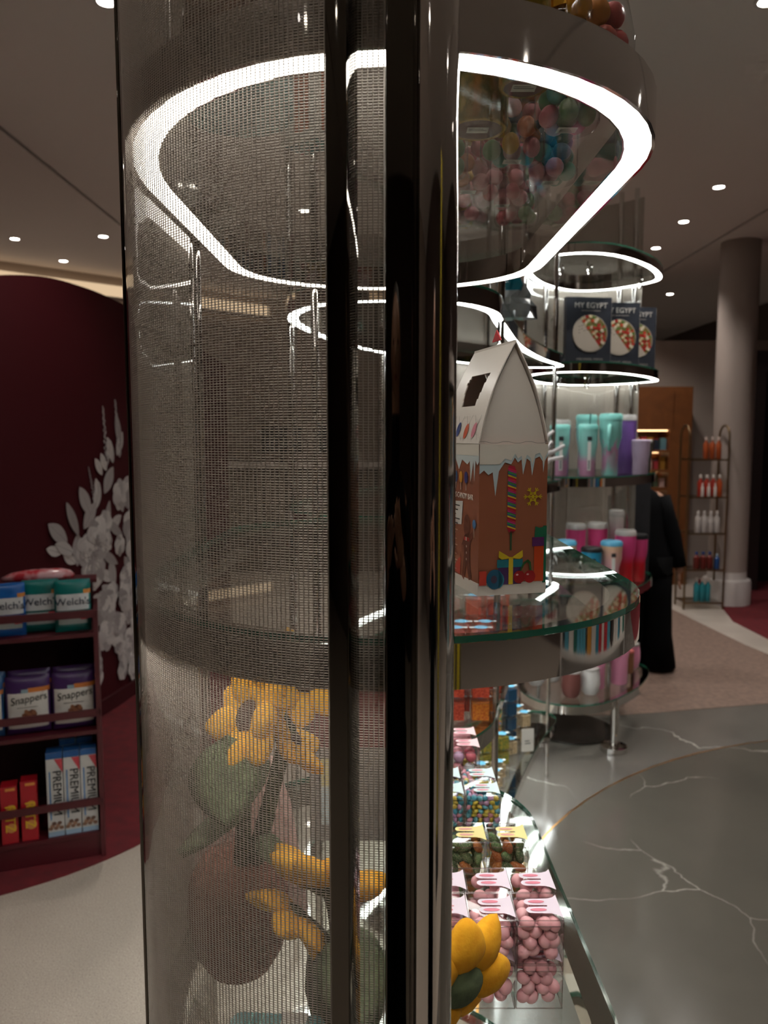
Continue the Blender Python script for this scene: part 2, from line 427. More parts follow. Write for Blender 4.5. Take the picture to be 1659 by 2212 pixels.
FAR = spline([(.66, 3.72), (.70, 3.53), (.80, 3.45), (.93, 3.44), (1.08, 3.52), (1.27, 3.73), (1.395, 3.97), (1.38, 4.12), (1.22, 4.30), (1.03, 4.33), (.85, 4.18), (.72, 3.95)], 8)
def shelf(stand, outl, zt, off, strip=True, cool=False, proud=True):
    """chrome rim with a light strip under it and a glass top; zt is the top of the glass"""
    f = MB().ring(outl, inset(outl, .032), zt - .043, zt - .0062)
    if not proud: f.ring(outl, inset(outl, .003), zt - .0062, zt)
    f.ring(outl, inset(outl, .0035), zt - .0455, zt - .043); f.ring(inset(outl, .030), inset(outl, .032), zt - .0455, zt - .043)
    f = f.build('shelf_frame', CHROME, stand, True, off)
    if strip:
        MB().ring(inset(outl, .0035), inset(outl, .030), zt - .0445, zt - .0425).build('light_strip', STRIPC if cool else STRIPM, f, False, off)
    g = MB().prism(inset(outl, .001 if proud else .0035), zt - .006, zt, 0, 1)
    g.build('glass_top', [GL, EDGEG], f, False, off)
    return f
def post(stand, x, y, z0, z1, r, off, name='post', m=CHROME, n=24):
    return MB().lathe([(r, z0), (r, z1)], (x, y, 0), n).build(name, m, stand, True, off)
def wire_panel(stand, path, z0, z1, off, pv, ph, rv, rh, gl=True, hseg=.012, gap=.004):
    P = resample(path, pv)
    vb = MB()
    for p in P:
        vb.add([(p.x + rv * cos(a), p.y + rv * sin(a), z) for z in (z0, z1) for a in (0, pi / 2, pi, 3 * pi / 2)],
               [(0, 1, 5, 4), (1, 2, 6, 5), (2, 3, 7, 6), (3, 0, 4, 7)])
    Q = resample(path, hseg); nq = len(Q)
    nrm = []
    for i in range(nq):
        t = (Q[min(i + 1, nq - 1)] - Q[max(i - 1, 0)]).normalized(); nrm.append((t.y, -t.x))
    z = z0
    fs = []
    for i in range(nq - 1):
        for k in range(4):
            j = (k + 1) % 4; fs.append((i * 4 + k, i * 4 + j, i * 4 + 4 + j, i * 4 + 4 + k))
    prof = [(rh, 0), (0, rh), (-rh, 0), (0, -rh)]
    base = [[(q.x + nx * d, q.y + ny * d, e) for d, e in prof] for q, (nx, ny) in zip(Q, nrm)]
    while z < z1:
        vb.add([(x, y, z + e) for rr in base for x, y, e in rr], fs); z += ph
    parent = stand
    if gl:
        g = MB()
        for d in (gap, -gap):
            A = [(q.x + nx * d, q.y + ny * d) for q, (nx, ny) in zip(Q, nrm)]
            g.add([(x, y, zz) for zz in (z0, z1) for x, y in A], [(i, i + 1, nq + i + 1, nq + i) for i in range(nq - 1)])
        parent = g.build('curved_glass_panel', GLP, stand, 'all', off)
    w = vb.build('wire_mesh', WIRE, parent, False, off)
    w['kind'] = 'stuff'; w['label'] = 'woven steel wire mesh set in the curved glass'
    return w
# near stand
oN = (0., 1.1, 0.)
S1 = thing('display_stand', 'tall chrome display stand with curved wire-mesh glass and rounded lit shelves, nearest the camera', 'display stand', oN)
for zt in (.28, .79, 1.335, 1.843, 2.43):
    shelf(S1, NEAR, zt, oN, True, False, zt < 1.5)
path = [p for p in inset(NEAR, -.005)]
# from the pole at the near end round the left side
i0 = min(range(len(path)), key=lambda i: abs(path[i][0] - .002) + (path[i][1] > 1) * 9)
seq = []
i = i0
while True:
    seq.append(path[i]); i -= 1
    if path[i][0] < 0 and path[i][1] > 1.2: break
wire_panel(S1, seq, .30, 2.60, oN, .0042, .0022, .00052, .00041, True, .012, .003)
post(S1, .0385, .600, 0.004, 3.19, .0172, oN, 'chrome_pole', CHROME, 40)
MB().rbox((.0118, .603, 1.59), (.0215, .010, 3.17), .0015).build('mirror_strip', BLACKCHROME, S1, True, oN)
MB().rbox((-.0315, .601, 1.59), (.0165, .026, 3.17), .0012, 0, R(-17)).build('mirror_strip', BLACKCHROME, S1, True, oN)
post(S1, -.2985, 1.213, .004, 2.62, .006, oN)
post(S1, -.298, 1.262, .004, 2.62, .006, oN)
MB().lathe([(.0042, .3), (.0042, 2.62)], (-.2725, .838, 0), 16).build('edge_trim', BLACKCHROME, S1, True, oN)
post(S1, .10, 1.605, .004, 2.62, .008, oN); post(S1, -.14, 1.592, .004, 2.62, .008, oN)
MB().lathe([(.16, .004), (.16, .012)], (0, 1.1, 0), 40).build('base_plate', CHROME, S1, True, oN)
# middle stand
oM = (.2, 2.4, 0.)
S2 = thing('display_stand', 'second display stand with a long curving lit shelf, behind the gingerbread house box', 'display stand', oM)
for zt in (.28, .79, 1.325, 1.843):
    shelf(S2, MID, zt, oM, True, True)
pm = [p for p in inset(MID, -.01)]
lo_ = [p for p in pm if p[0] < .55 and p[1] > 1.9 and not (p[0] > .2 and p[1] < 2.95) and p[0] < .5 + (p[1] - 3.3)]
lo_ = sorted([p for p in lo_ if p[0] - .27 < (p[1] - 2.4) * .55 - .1], key=lambda p: p[1])
wire_panel(S2, lo_, .30, 2.5, oM, .0052, .0034, .0006, .0006, False, .03)
for x, y in ((.30, 2.02), (-.25, 2.1), (.0, 2.82), (.72, 3.30), (.43, 3.27)): post(S2, x, y, .004, 2.5, .009, oM)
MB().lathe([(.2, .004), (.2, .012)], (.12, 2.35, 0), 40).build('base_plate', CHROME, S2, True, oM)
# far stand
oF = (1.03, 3.9, 0.)
S3 = thing('display_stand', 'far chrome display stand with lit glass shelves of tumblers and cookbooks', 'display stand', oF)
for zt in (.28, .79, 1.325, 1.833, 2.343):
    shelf(S3, FAR, zt, oF, zt > 1.5, True)
pf = inset(FAR, -.01)
bk = [p for p in pf if p[1] > 3.9 and (p[0] < .86 or p[1] > 4.15)]
bk = sorted(bk, key=lambda p: p[0])
wire_panel(S3, bk, .30, 2.75, oF, .0075, .006, .0013, .0013, True, .04)
for x, y in ((1.33, 4.20), (1.27, 4.265), (.70, 3.93), (.86, 4.20)): post(S3, x, y, .004, 2.8, .013, oF)
post(S3, 1.105, 3.59, .03, .24, .02, oF, 'leg'); MB().lathe([(.062, .004), (.062, .028), (.02, .031)], (1.105, 3.59, 0), 32).build('leg_foot', CHROME, S3, True, oF)
MB().lathe([(.21, .004), (.21, .012)], (.97, 3.86, 0), 40).build('base_plate', mat('dark_steel', '4a4642', .2, .8), S3, True, oF)
for x, y in ((.80, 3.62), (.93, 3.62), (1.27, 3.95)):            # small wire hooks under the lit rings
    for zz in (2.30, 1.79):
        MB().tube([(x, y, zz), (x, y, zz - .05), (x + .008, y, zz - .065), (x + .016, y, zz - .05), (x + .016, y, zz - .015)], .004, 6).build('hook', CHROME, S3, True, oF)

# ------------------------------------------------------------------ gingerbread house box on the middle shelf
ZM = 1.3352
def gingerbread():
    g = thing('gift_box', 'gingerbread house candy gift box with white roof and handle, standing on the middle glass shelf', 'box', (.098, .795, ZM), math.atan2(.019, .074))
    w, d, he, ha = .0765, .115, .158, .262                     # width of the gable face, depth, eave and ridge heights
    BR = noise_mat('gingerbread_print', [(.3, '92573f'), (.7, '9c6046')], 12, .35); WH = mat('coated_white_card', 'd8d0c6', .28)
    MB().box((w / 2, d / 2, he / 2), (w, d, he)).build('carton', BR, g)
    # white foot strip
    MB().box((w / 2, d / 2, .0065), (w + .0008, d + .0008, .013)).build('foot_strip', WH, g)
    # two roof panels, the left one with the handle hole
    rb = MB()
    def P(t, y, o=0.):                                          # left roof panel, t from eave to ridge, bowed outwards
        bow = .006 * sin(pi * t)
        return (w / 2 * t - bow * .8 - o * .93, y, he + (ha - he) * t + bow * .35 + o * .36)
    for side in (0, 1):
        pass
        def Q(t, y, o=0.):
            p = P(t, y, o); return p if side == 0 else (w - p[0], p[1], p[2])
        NT, NY = 30, 44
        def hole(t, y):
            if not .36 < t < .70: return False
            e = .026 + .012 * (.70 - t) / .34; q = d - e
            if t > .60: e += .018 * ((t - .60) / .10) ** 2 * 0; q -= .010 * ((t - .60) / .10) ** 2
            return e < y < q
        for a in range(NT):
            for b in range(NY):
                t0, t1, y0, y1 = a / NT, (a + 1) / NT, d * b / NY, d * (b + 1) / NY
                if hole((t0 + t1) / 2, (y0 + y1) / 2): continue
                vs = [Q(t0, y0), Q(t1, y0), Q(t1, y1), Q(t0, y1), Q(t0, y0, .0012), Q(t1, y0, .0012), Q(t1, y1, .0012), Q(t0, y1, .0012)]
                rb.add(vs, [(0, 1, 2, 3), (4, 7, 6, 5), (0, 4, 5, 1), (1, 5, 6, 2), (2, 6, 7, 3), (3, 7, 4, 0)])
    rb.build('roof_panel', WH, g)
    MB().box((w / 2, d / 2, ha + .0005), (.0026, d - .002, .004)).build('ridge_tab', WH, g)
    MB().add([(w / 2, .040, ha + .007), (w / 2, .052, ha + .019), (w / 2, .064, ha + .007), (w / 2 + .0015, .040, ha + .007), (w / 2 + .0015, .052, ha + .019), (w / 2 + .0015, .064, ha + .007)],
             [(0, 2, 1), (3, 4, 5), (0, 1, 4, 3), (1, 2, 5, 4)]).build('red_tab', flat('b5121f'), g)
    # gable, a curved triangle set a little inside the roof
    for yy, nm in ((.004, 'gable'), (d - .004, 'gable')):
        pts = []
        for k in range(13):
            t = k / 12; pts.append((w / 2 * t - .005 * sin(pi * t) + .001, he + (ha - he - .002) * t))
        pts += [(w - x, z) for x, z in pts[::-1][1:]]
        n = len(pts); y2 = yy + .0012
        b = MB().add([(x, yy, z) for x, z in pts] + [(x, y2, z) for x, z in pts], [tuple(range(n)), tuple(range(n, 2 * n))[::-1]] + [(i, n + i, n + (i + 1) % n, (i + 1) % n) for i in range(n)])
        b.build(nm, WH, g)
    # print on the gable side (u to the right, v up)
    D = Decal((0, 0, 0), (1, 0, 0), (0, 0, 1))
    top = [(0, he), (w, he)]
    dr = [(w, .146), (.073, .140), (.0715, .128), (.0705, .140), (.067, .145), (.062, .143), (.0588, .125), (.0565, .140), (.0525, .143), (.0485, .126), (.0465, .142), (.0425, .139), (.039, .144), (.035, .137), (.028, .139), (.0235, .133), (.0215, .130), (.0178, .104), (.0145, .129), (.010, .126), (.005, .131), (0, .127)]
    D.poly([(0, he), (w, he)][::-1][::-1] + dr, 'b9c9cc', 1)
    dr2 = [(x, min(he, y + (.005 if 0.1 < y < .136 else .004))) for x, y in dr]
    D.poly([(0, he), (w, he)] + [(x, max(y, .137)) for x, y in dr2], 'd8d2c6', 2)
    for k in range(12):
        D.line(w * k / 12, he + (.0015 if k % 4 < 2 else 0) + .001, w * (k + 1) / 12, he + (.0015 if (k + 1) % 4 < 2 else 0) + .001, .0005, '8d8a84', 2)
    # twisted lollipop
    cs = ['b8262b', 'd9b63a', '2c6f86', '3b8f5a', 'b4377f', 'c9304a']
    x0, x1, y0, y1 = .0315, .0405, .067, .135
    D.poly([(x0 + .001, y0), (.036, y0 - .002), (x1 - .001, y0), (x1, y0 + .003), (x1, y1 - .004), (x1 - .002, y1), (x0 + .001, y1 + .001), (x0, y1 - .003), (x0, y0 + .003)], 'a8243a', 3)
    for k in range(36):
        yb = y0 + (y1 - y0 - .004) * k / 36
        D.poly([(x0 - .0002, yb + .003), (x0 - .0002, yb + .0046), (x1 + .0002, yb + .0012), (x1 + .0002, yb)], cs[k % 6], 4)
    D.rect(.0348, .047, .0368, .067, '3d5a3c', 3)
    # snowflake
    sx, sy = .0600, .103
    for k in range(6):
        a = pi * k / 3
        D.line(sx, sy, sx + .0105 * cos(a), sy + .0105 * sin(a), .0011, 'c9b21e', 3)
        for e in (.0068,):
            for q in (.7, -.7):
                bx, by = sx + e * cos(a), sy + e * sin(a)
                D.line(bx, by, bx + .0035 * cos(a + q), by + .0035 * sin(a + q), .0009, 'c9b21e', 3)
        a2 = a + pi / 6
        D.line(sx + .006 * cos(a), sy + .006 * sin(a), sx + .0035 * cos(a2), sy + .0035 * sin(a2), .0009, 'c9b21e', 3)
        D.line(sx + .006 * cos(a + pi / 3), sy + .006 * sin(a + pi / 3), sx + .0035 * cos(a2), sy + .0035 * sin(a2), .0009, 'c9b21e', 3)
    # gift with a yellow ribbon
    D.rect(.022, .011, .048, .030, '4a2a5c', 3); D.rect(.0205, .029, .0495, .0375, '1f7480', 4)
    D.rect(.0335, .011, .0385, .040, 'd2b526', 5)
    D.poly([(.036, .039), (.0225, .047), (.022, .040), (.026, .0375)], 'd2b526', 5).poly([(.036, .039), (.049, .047), (.0495, .040), (.046, .0375)], 'd2b526', 5)
    # ring candy, red cube, cherries
    D.disc(.018, .017, .0095, .0105, '1c5a78', 6).disc(.017, .017, .0035, .0042, '4a3a50', 7)
    D.disc(.021, .016, .0075, .0088, '2a8090', 6, a0=-1.4, a1=1.4)
    D.rect(.0005, .011, .0085, .026, 'c23a28', 6)
    D.disc(.0455, .0185, .0065, .0068, '9c1218', 6).disc(.0575, .0185, .0066, .0068, 'a3141a', 6)
    D.poly([(.0455, .025), (.050, .034), (.055, .037), (.0585, .034), (.0595, .025), (.0575, .025), (.0565, .032), (.054, .034), (.0515, .032), (.0475, .025)], '2f5a2a', 7)
    D.disc(.043, .021, .0014, .001, 'e9b8b4', 8).disc(.055, .021, .0014, .001, 'e9b8b4', 8)
    # orange and purple parcel, green stocking edge
    D.rect(.0725, .011, w, .072, '1d6a4c', 2).rect(.0625, .013, .0735, .052, 'c4461c', 3).rect(.060, .0505, .0735, .060, '5a2560', 4)
    D.poly([(.0625, .060), (w, .060), (w, .0715), (.068, .070), (.0635, .0715)], '1d6a4c', 3)
    D.build(g)
    # print on the left side (u runs from the back towards the gable corner)
    L = Decal((0, d, 0), (0, -1, 0), (0, 0, 1))
    L.poly([(0, he), (d, he)][::-1][::-1] + [(d, .140), (d - .005, .136), (d - .010, .141), (d - .013, .118), (d - .016, .140), (d - .024, .118), (d - .027, .140), (d - .034, .136), (d - .05, .141), (d - .06, .130), (d - .07, .141), (0, .139)], 'c6d0d0', 1)
    L.poly([(0, he), (d, he), (d, .146), (0, .146)], 'd8d2c6', 2)
    gx = d - .033                                               # gingerbread figure
    L.disc(gx, .070, .010, .0125, '6e3c2a', 2).poly([(gx - .016, .048), (gx - .006, .060), (gx + .006, .060), (gx + .017, .066), (gx + .018, .060), (gx + .010, .052), (gx + .008, .038), (gx + .014, .014), (gx + .007, .012), (gx, .030), (gx - .008, .010), (gx - .014, .013), (gx - .008, .038), (gx - .010, .048)], '6e3c2a', 2)
    L.rect(gx - .008, .054, gx + .008, .058, 'b02a22', 3).rect(gx - .002, .054, gx + .001, .058, 'd8d0c6', 4)
    for k in range(3): L.disc(gx, .034 + .007 * k, .0014, .0014, 'd8c9b8', 3)
    L.disc(gx + .022, .074, .005, .005, '4a78a8', 3).rect(gx + .0213, .060, gx + .0227, .070, 'c9b8a8', 3)
    L.poly([(gx - .042, .016), (gx - .020, .014), (gx - .018, .034), (gx - .028, .030)], 'c24a36', 2)
    for k, c in enumerate(['c8402c', '2c4a78', 'c98a2a', '3b3a70']):
        xx = d - .085 + k * .016
        L.disc(xx, .122, .0055, .0065, c, 2).rect(xx - .0008, .108, xx + .0008, .116, 'd8c9b8', 2)
    L.poly([(d - .098, .066), (d - .050, .070), (d - .046, .096), (d - .094, .093)], 'd8d4ce', 2)
    for k in range(5): L.rect(d - .090, .0895 - k * .005, d - .055 - (k % 3) * .006, .0908 - k * .005, '3a3634', 3)
    for k in range(14): L.rect(d - .095, .062 - k * .0034, d - .062 - (k * 7 % 5) * .003, .0632 - k * .0034, 'd2b3a2', 2)
    L.build(g)
    text("SAM'S CANDY BAR", .0085, flat('e2d6ca'), g, (-.0006, .052, .1015), (0, -1, 0), (0, 0, 1))
    # printed sweets on the lower edge of the left roof panel
    t = Vector(P(.3, 0)) - Vector(P(0, 0)); t.normalize()
    S = Decal(Vector(P(0.02, d, .0016)), (0, -1, 0), t, .0003)
    for x, y, c in ((d - .068, .013, '2c3f7a'), (d - .043, .011, 'c2502c'), (d - .020, .012, 'c77a86'), (d - .093, .012, 'c2502c')):
        S.disc(x, y, .0055, .0085, c, 1, rot=-.4)
    for x in (d - .10, d - .075, d - .05, d - .025):
        S.line(x, .002, x + .018, .028, .0006, '9a958c', 1).line(x, .028, x + .018, .002, .0006, '9a958c', 1)
    S.build(g)
    return g
gingerbread()

# ------------------------------------------------------------------ clear candy boxes on the lower shelf
SB = .058
def box_shell():
    b = MB().box((0, 0, SB / 2), (SB - .0006, SB - .0006, SB - .0006))
    return b.mesh('acrylic_shell', ACRYL)
def box_rim():
    b = MB(); h = SB / 2; e = .0011
    for sx in (-1, 1):
        for sy in (-1, 1): b.box((sx * (h - e / 2), sy * (h - e / 2), SB / 2), (e, e, SB))
    for z in (e / 2, SB - e / 2, SB - .0085):
        for q in (-1, 1):
            b.box((0, q * (h - e / 2), z), (SB, e, e)); b.box((q * (h - e / 2), 0, z), (e, SB, e))
    return b.mesh('rim', glass('acrylic_rim', (.86, .84, .83, 1), .22, .1))
SHELL, RIM = box_shell(), box_rim()
def ear_sticker(col, inner, key):
    D = Decal((0, 0, SB), (1, 0, 0), (0, 1, 0), .0004)
    for s in (-1, 1):
        cy = .0085 * s
        pts = [(.004, cy - .0062), (.018, cy - .0072), (.018, cy + .0072), (.004, cy + .0062)]
        pts = [(-.008 + .0066 * cos(a), cy + .0064 * sin(a)) for a in [pi / 2 + pi * k / 10 for k in range(11)]] + [(.017, cy - .0072), (.017, cy + .0072)]
        D.poly(pts, col, 1)
        D.disc(.001, cy, .0105, .0032, inner, 2)
    D.poly([(.0135, -.0145), (.022, -.0185), (.029, -.024), (.029, .024), (.024, .0185), (.0135, .0145)], col, 1)
    me = D.b.mesh('bunny_sticker_' + key, [flat(c) for c in D.cols])
    return me
def dot_sticker(col):
    D = Decal((0, 0, SB), (1, 0, 0), (0, 1, 0), .0004)
    D.rect(-.029, -.006, .029, .006, 'dfe6e8', 1).disc(0, 0, .017, .017, col, 2, 24)
    return D.b.mesh('round_sticker', [flat(c) for c in D.cols])
ST = {'lilac': ear_sticker('e3d3e2', 'd9748a', 'lilac'), 'yellow': ear_sticker('ecd98a', 'dd9a8c', 'yellow'),
      'mint': ear_sticker('cfe4e6', 'de93a2', 'mint'), 'rose': ear_sticker('f0cdd2', 'dc7f96', 'rose'), 'blue': dot_sticker('63b4dc')}
def candy_box(x, y, z, sticker, label, group, rz=0., sc=1.):
    t = thing('candy_box', label, 'box', (x, y, z), rz, group)
    if sc != 1.: t.scale = (sc,) * 3
    put('acrylic_shell', SHELL, t); put('rim', RIM, t)
    if sticker: put('bunny_sticker' if sticker != 'blue' else 'round_sticker', ST[sticker], t)
    return t
def candy_mesh(name, r, m, n=10, k=7): return MB().ell((0, 0, 0), r, None, 0, n, k).mesh(name, m, 'all')
PINK = [candy_mesh('pink_candy_a', (.0092, .0092, .0078), noise_mat('pink_candy_shell', [(.3, 'f6b0b7'), (.7, 'fcc8cb')], 40, .4), 14, 9),
        candy_mesh('pink_candy_b', (.0098, .0086, .0080), noise_mat('pink_candy_shell', [], 40), 14, 9)]
LENT = {c: candy_mesh('lentil_' + c, (.0056, .0056, .0035), mat('lentil_' + c, c, .3)) for c in ('e9a3b4', '6fb9c9', 'd3c14e', 'c79fc4', 'e6cf62', '4fa3b8')}
GUM = {c: candy_mesh('gumball_' + c, (.0105, .0105, .0105), mat('gum_' + c, c, .25), 16, 11) for c in ('e9a0ac', 'e2d070', 'dfe3e6', 'c9a4c6', 'd9707f')}
GUMMY = {c: MB().ell((0, 0, 0), (.0068, .0062, .0135), None, 0, 10, 8).mesh('gummy_' + c, noise_mat('sugar_' + c, [(.45, c), (.58, c), (.66, 'd9c7ae')], 900, .8, 2.), 'all') for c in ('b5662c', '5c7a4a', 'c07a3a', '4f6b45')}
def loose(name, me, x, y, z, label, cat, group, rot=None):
    o = put(name, me, None, (x, y, z))
    o.rotation_euler = rot if rot else (random.random() * 6, random.random() * 6, random.random() * 6)
    return tag(o, label, cat, group)
Z0 = .7905
def fill_pink(x, y, z, wh):
    for k in range(4):
        for i in range(3):
            for j in range(3):
                if j == 2 and k < 3: continue                  # hidden at the back of the box
                if i == 0 and j == 1 and k < 3: continue
                if k == 3 and random.random() < .3: continue
                sh = .005 if (k + j) % 2 else -.005
                px = max(-.0185, min(.0185, (i - 1) * .0178 + sh + random.uniform(-.003, .003)))
                py = max(-.0185, min(.0185, (j - 1) * .0175 + random.uniform(-.003, .003) - (.001 if k % 2 else 0)))
                loose('pink_candy', PINK[(i + k) % 2], x + px, y + py, z + .0098 + k * .0122 + random.uniform(-.001, .0012),
                      'smooth round pink candy inside the %s lilac-stickered box' % wh, 'candy', 'round pink candies', (random.uniform(-.9, .9), random.uniform(-.9, .9), random.random() * 3))
def fill_lentils(x, y, z, top, front, wh):
    cols = list(LENT); CN = dict(zip(cols, ('pink', 'light blue', 'mustard yellow', 'lilac', 'yellow', 'teal blue')))
    def lab(c): return 'small %s chocolate lentil in the %s mint-stickered box' % (CN[c], wh)
    if front:
        for k in range(7):
            for i in range(6):
                c = random.choice(cols); loose('chocolate_lentil', LENT[c], x + (i - 2.5) * .0091 + (k % 2) * .0022 - .001, y - .0228 + random.uniform(0, .002), z + .0062 + k * .0073, lab(c), 'candy', 'pastel chocolate lentils')
    if top:
        for j in range(6):
            for i in range(6):
                if front and j == 0: continue
                c = random.choice(cols); loose('chocolate_lentil', LENT[c], x + (i - 2.5) * .0091 + (j % 2) * .0016, y + (j - 2.5) * .0092, z + .0495 + random.uniform(-.001, .001), lab(c), 'candy', 'pastel chocolate lentils')
def fill_gummies(x, y, z, wh):
    cols = list(GUMMY); CN = dict(zip(cols, ('brown-orange', 'green', 'orange', 'dark green')))
    for k in range(3):
        for i in range(3):
            for j in range(2):
                c = random.choice(cols); loose('sugared_gummy', GUMMY[c], x + (i - 1) * .0165 + random.uniform(-.002, .002), y - .0155 + j * .021, z + .0125 + k * .0155, '%s sugar-coated gummy in the %s yellow-stickered box' % (CN[c], wh), 'candy', 'sugared gummies',
                      (random.uniform(-.5, .5), random.uniform(-1.3, 1.3), random.random() * 3))
def fill_gumballs(x, y, z, wh):
    cols = list(GUM); CN = dict(zip(cols, ('pink', 'yellow', 'white', 'lilac', 'rose red')))
    for k in range(2):
        for i in range(2):
            for j in range(2):
                c = random.choice(cols); loose('pastel_gumball', GUM[c], x + (i - .5) * .0235 + (k % 2) * .003 - .0015, y - .0125 + j * .0235, z + .0128 + k * .0225, 'big glossy %s gumball in the %s rose-stickered box' % (CN[c], wh), 'candy', 'pastel gumballs')
def core(t, m, zt=.03):
    b = MB().box((0, .003, zt / 2 + .0012), (SB - .016, SB - .02, zt)); o = b.build('candy_fill', m, t); o['kind'] = 'stuff'; return o
PINKFILL = noise_mat('packed_pink', [(.4, 'd98a96'), (.6, 'f0b0b8')], 90, .5, 2., 0, .6)
LENTFILL = noise_mat('packed_pastel', [(.35, 'c79fc4'), (.45, '6fb9c9'), (.55, 'd3c14e'), (.65, 'e9a3b4')], 130, .5, 2., 0, .6)
GUMFILL = noise_mat('packed_gummy', [(.4, '5c7a4a'), (.6, 'b5662c')], 90, .7, 2., 0, .6)
cx2 = (.1935, .1345, .0755)
names = ('at the shelf edge', 'second from the edge', 'third from the edge')
nm2 = ('right', 'left')
for row, yc, where in (('A', .929, 'front row'), ('B', .9885, 'back row')):
    for ci, x in enumerate(cx2):
        if row == 'B': x += .004
        for layer in (0, 1):
            lev = 'top' if layer else 'underneath'
            t = candy_box(x, yc, Z0 + layer * (SB + .001), 'lilac', 'clear box of pink candies, lilac bunny sticker, %s, %s, %s' % (where, lev, names[ci]), 'boxes of pink candies')
            if (layer == 1 and ci < 2) or (layer == 0 and row == 'A' and ci < 2): fill_pink(x, yc, Z0 + layer * (SB + .001), '%s %s %s' % (where.split()[0], lev, nm2[ci]))
            else: core(t, PINKFILL, .046)
for ci, x in enumerate((.184, .1225, .061)):
    for layer in (0, 1):
        t = candy_box(x, 1.114, Z0 + layer * (SB + .001), 'yellow', 'clear box of sugared gummies with yellow bunny sticker, %s, %s' % ('top' if layer else 'underneath', names[ci]), 'boxes of sugared gummies')
        if layer and ci < 2: fill_gummies(x, 1.114, Z0 + SB + .001, nm2[ci])
        else: core(t, GUMFILL, .046)
for r_, yc in ((0, 1.262), (1, 1.322)):
    for ci, x in enumerate((.1655, .1045)):
        for layer in (0, 1):
            t = candy_box(x, yc, Z0 + layer * (SB + .001), 'mint', 'clear box of pastel lentils, mint bunny sticker, %s, %s, %s' % ('nearer row' if r_ == 0 else 'row behind', 'top' if layer else 'underneath', names[ci]), 'boxes of pastel lentils')
            if layer: fill_lentils(x, yc, Z0 + SB + .001, True, r_ == 0, ('near ', 'far ')[r_] + nm2[ci]); core(t, LENTFILL, .040)
            else: core(t, LENTFILL, .046)
for r_, yc in ((0, 1.457), (1, 1.517)):
    for ci, x in enumerate((.155, .095)):
        for layer in (0, 1):
            t = candy_box(x, yc, Z0 + layer * (SB + .001), 'rose', 'clear box of gumballs, rose bunny sticker, %s, %s, %s' % ('nearer row' if r_ == 0 else 'rearmost row', 'top' if layer else 'underneath', 'right-hand' if ci == 0 else 'left-hand'), 'boxes of gumballs')
            if layer and r_ == 0: fill_gumballs(x, yc, Z0 + SB + .001, nm2[ci])
            else: core(t, PINKFILL, .046)

# ------------------------------------------------------------------ plush sunflowers on the lower shelf
YEL = noise_mat('yellow_plush', [(.3, 'e39a12'), (.7, 'f2b323')], 60, .95, 4., 0, .5)
PGRN = noise_mat('green_plush', [(.3, '46523a'), (.7, '5f6c4c')], 60, .95, 4., 0, .5)
PBRN = noise_mat('brown_plush', [(.3, '6b3a2a'), (.7, '84493a')], 60, .95, 4., 0, .5)
PDRK = noise_mat('dark_brown_plush', [(.3, '3b2620'), (.7, '523730')], 80, .95, 4., 0, .5)
PPNK = noise_mat('pale_pink_plush', [(.3, 'cfa39c'), (.7, 'e0bbb4')], 60, .95, 4., 0, .4)
def petal_mesh(L, wd, th):
    b = MB(); n = 12; m = 10; vs = []
    for i in range(1, m):
        t = i / m; ww = wd * (sin(pi * t ** .8) ** .7); hh = th * (sin(pi * t) ** .6)
        for k in range(n):
            a = 2 * pi * k / n; vs.append((ww * cos(a), L * t, hh * sin(a) + .18 * L * t * t))
    vs += [(0, 0, 0), (0, L, .18 * L)]
    fs = []
    for i in range(m - 2):
        for k in range(n):
            j = (k + 1) % n; fs.append((i * n + k, i * n + j, (i + 1) * n + j, (i + 1) * n + k))
    for k in range(n):
        j = (k + 1) % n; fs.append((j, k, len(vs) - 2)); fs.append(((m - 2) * n + k, (m - 2) * n + j, len(vs) - 1))
    return b.add(vs, fs).mesh('petal', YEL, 'all')
PETAL = petal_mesh(.056, .021, .011); PETALB = petal_mesh(.064, .025, .015)
def leaf_mesh(L, wd, th):
    b = MB(); rows = []
    for i in range(13):
        t = i / 12; ww = wd * (sin(pi * t ** .75) ** .8); rows.append((L * t, ww, .25 * L * t * t))
    vs = []; fs = []
    for y, ww, z in rows:
        for x, e in ((-ww, 0), (-ww * .5, th), (0, th * .6), (ww * .5, th), (ww, 0), (ww * .5, -th), (-ww * .5, -th)): vs.append((x, y, z + e))
    for i in range(12):
        for k in range(7):
            j = (k + 1) % 7; fs.append((i * 7 + k, i * 7 + j, i * 7 + 7 + j, i * 7 + 7 + k))
    return b.add(vs, fs).mesh('leaf', PGRN, 'all')
LEAF = leaf_mesh(.085, .036, .006)
def orient(o, d, roll=0.):
    """turn local +Z towards d"""
    q = Vector(d).to_track_quat('Z', 'Y'); o.rotation_mode = 'QUATERNION'
    o.rotation_quaternion = q @ Matrix.Rotation(roll, 4, 'Z').to_quaternion()
def flower_head(parent, c, d, n=9, petal=PETAL, rc=.022, roll=0.):
    h = MB().ell((0, 0, 0), (rc, rc, rc * .55), None, 0, 18, 10).build('flower_centre', PDRK, parent, 'all')
    h.location = c; orient(h, d, roll)
    MB().ell((0, 0, -rc * .55), (rc * 1.1, rc * 1.1, rc * .5), None, 0, 18, 10).build('calyx', PGRN, h, 'all')
    for k in range(n):
        p = put('petal', petal, h); a = 2 * pi * k / n
        p.rotation_euler = (R(-6 + 14 * (k % 2)), 0, a); p.location = (-sin(a) * rc * .55, cos(a) * rc * .55, -.004)
    return h
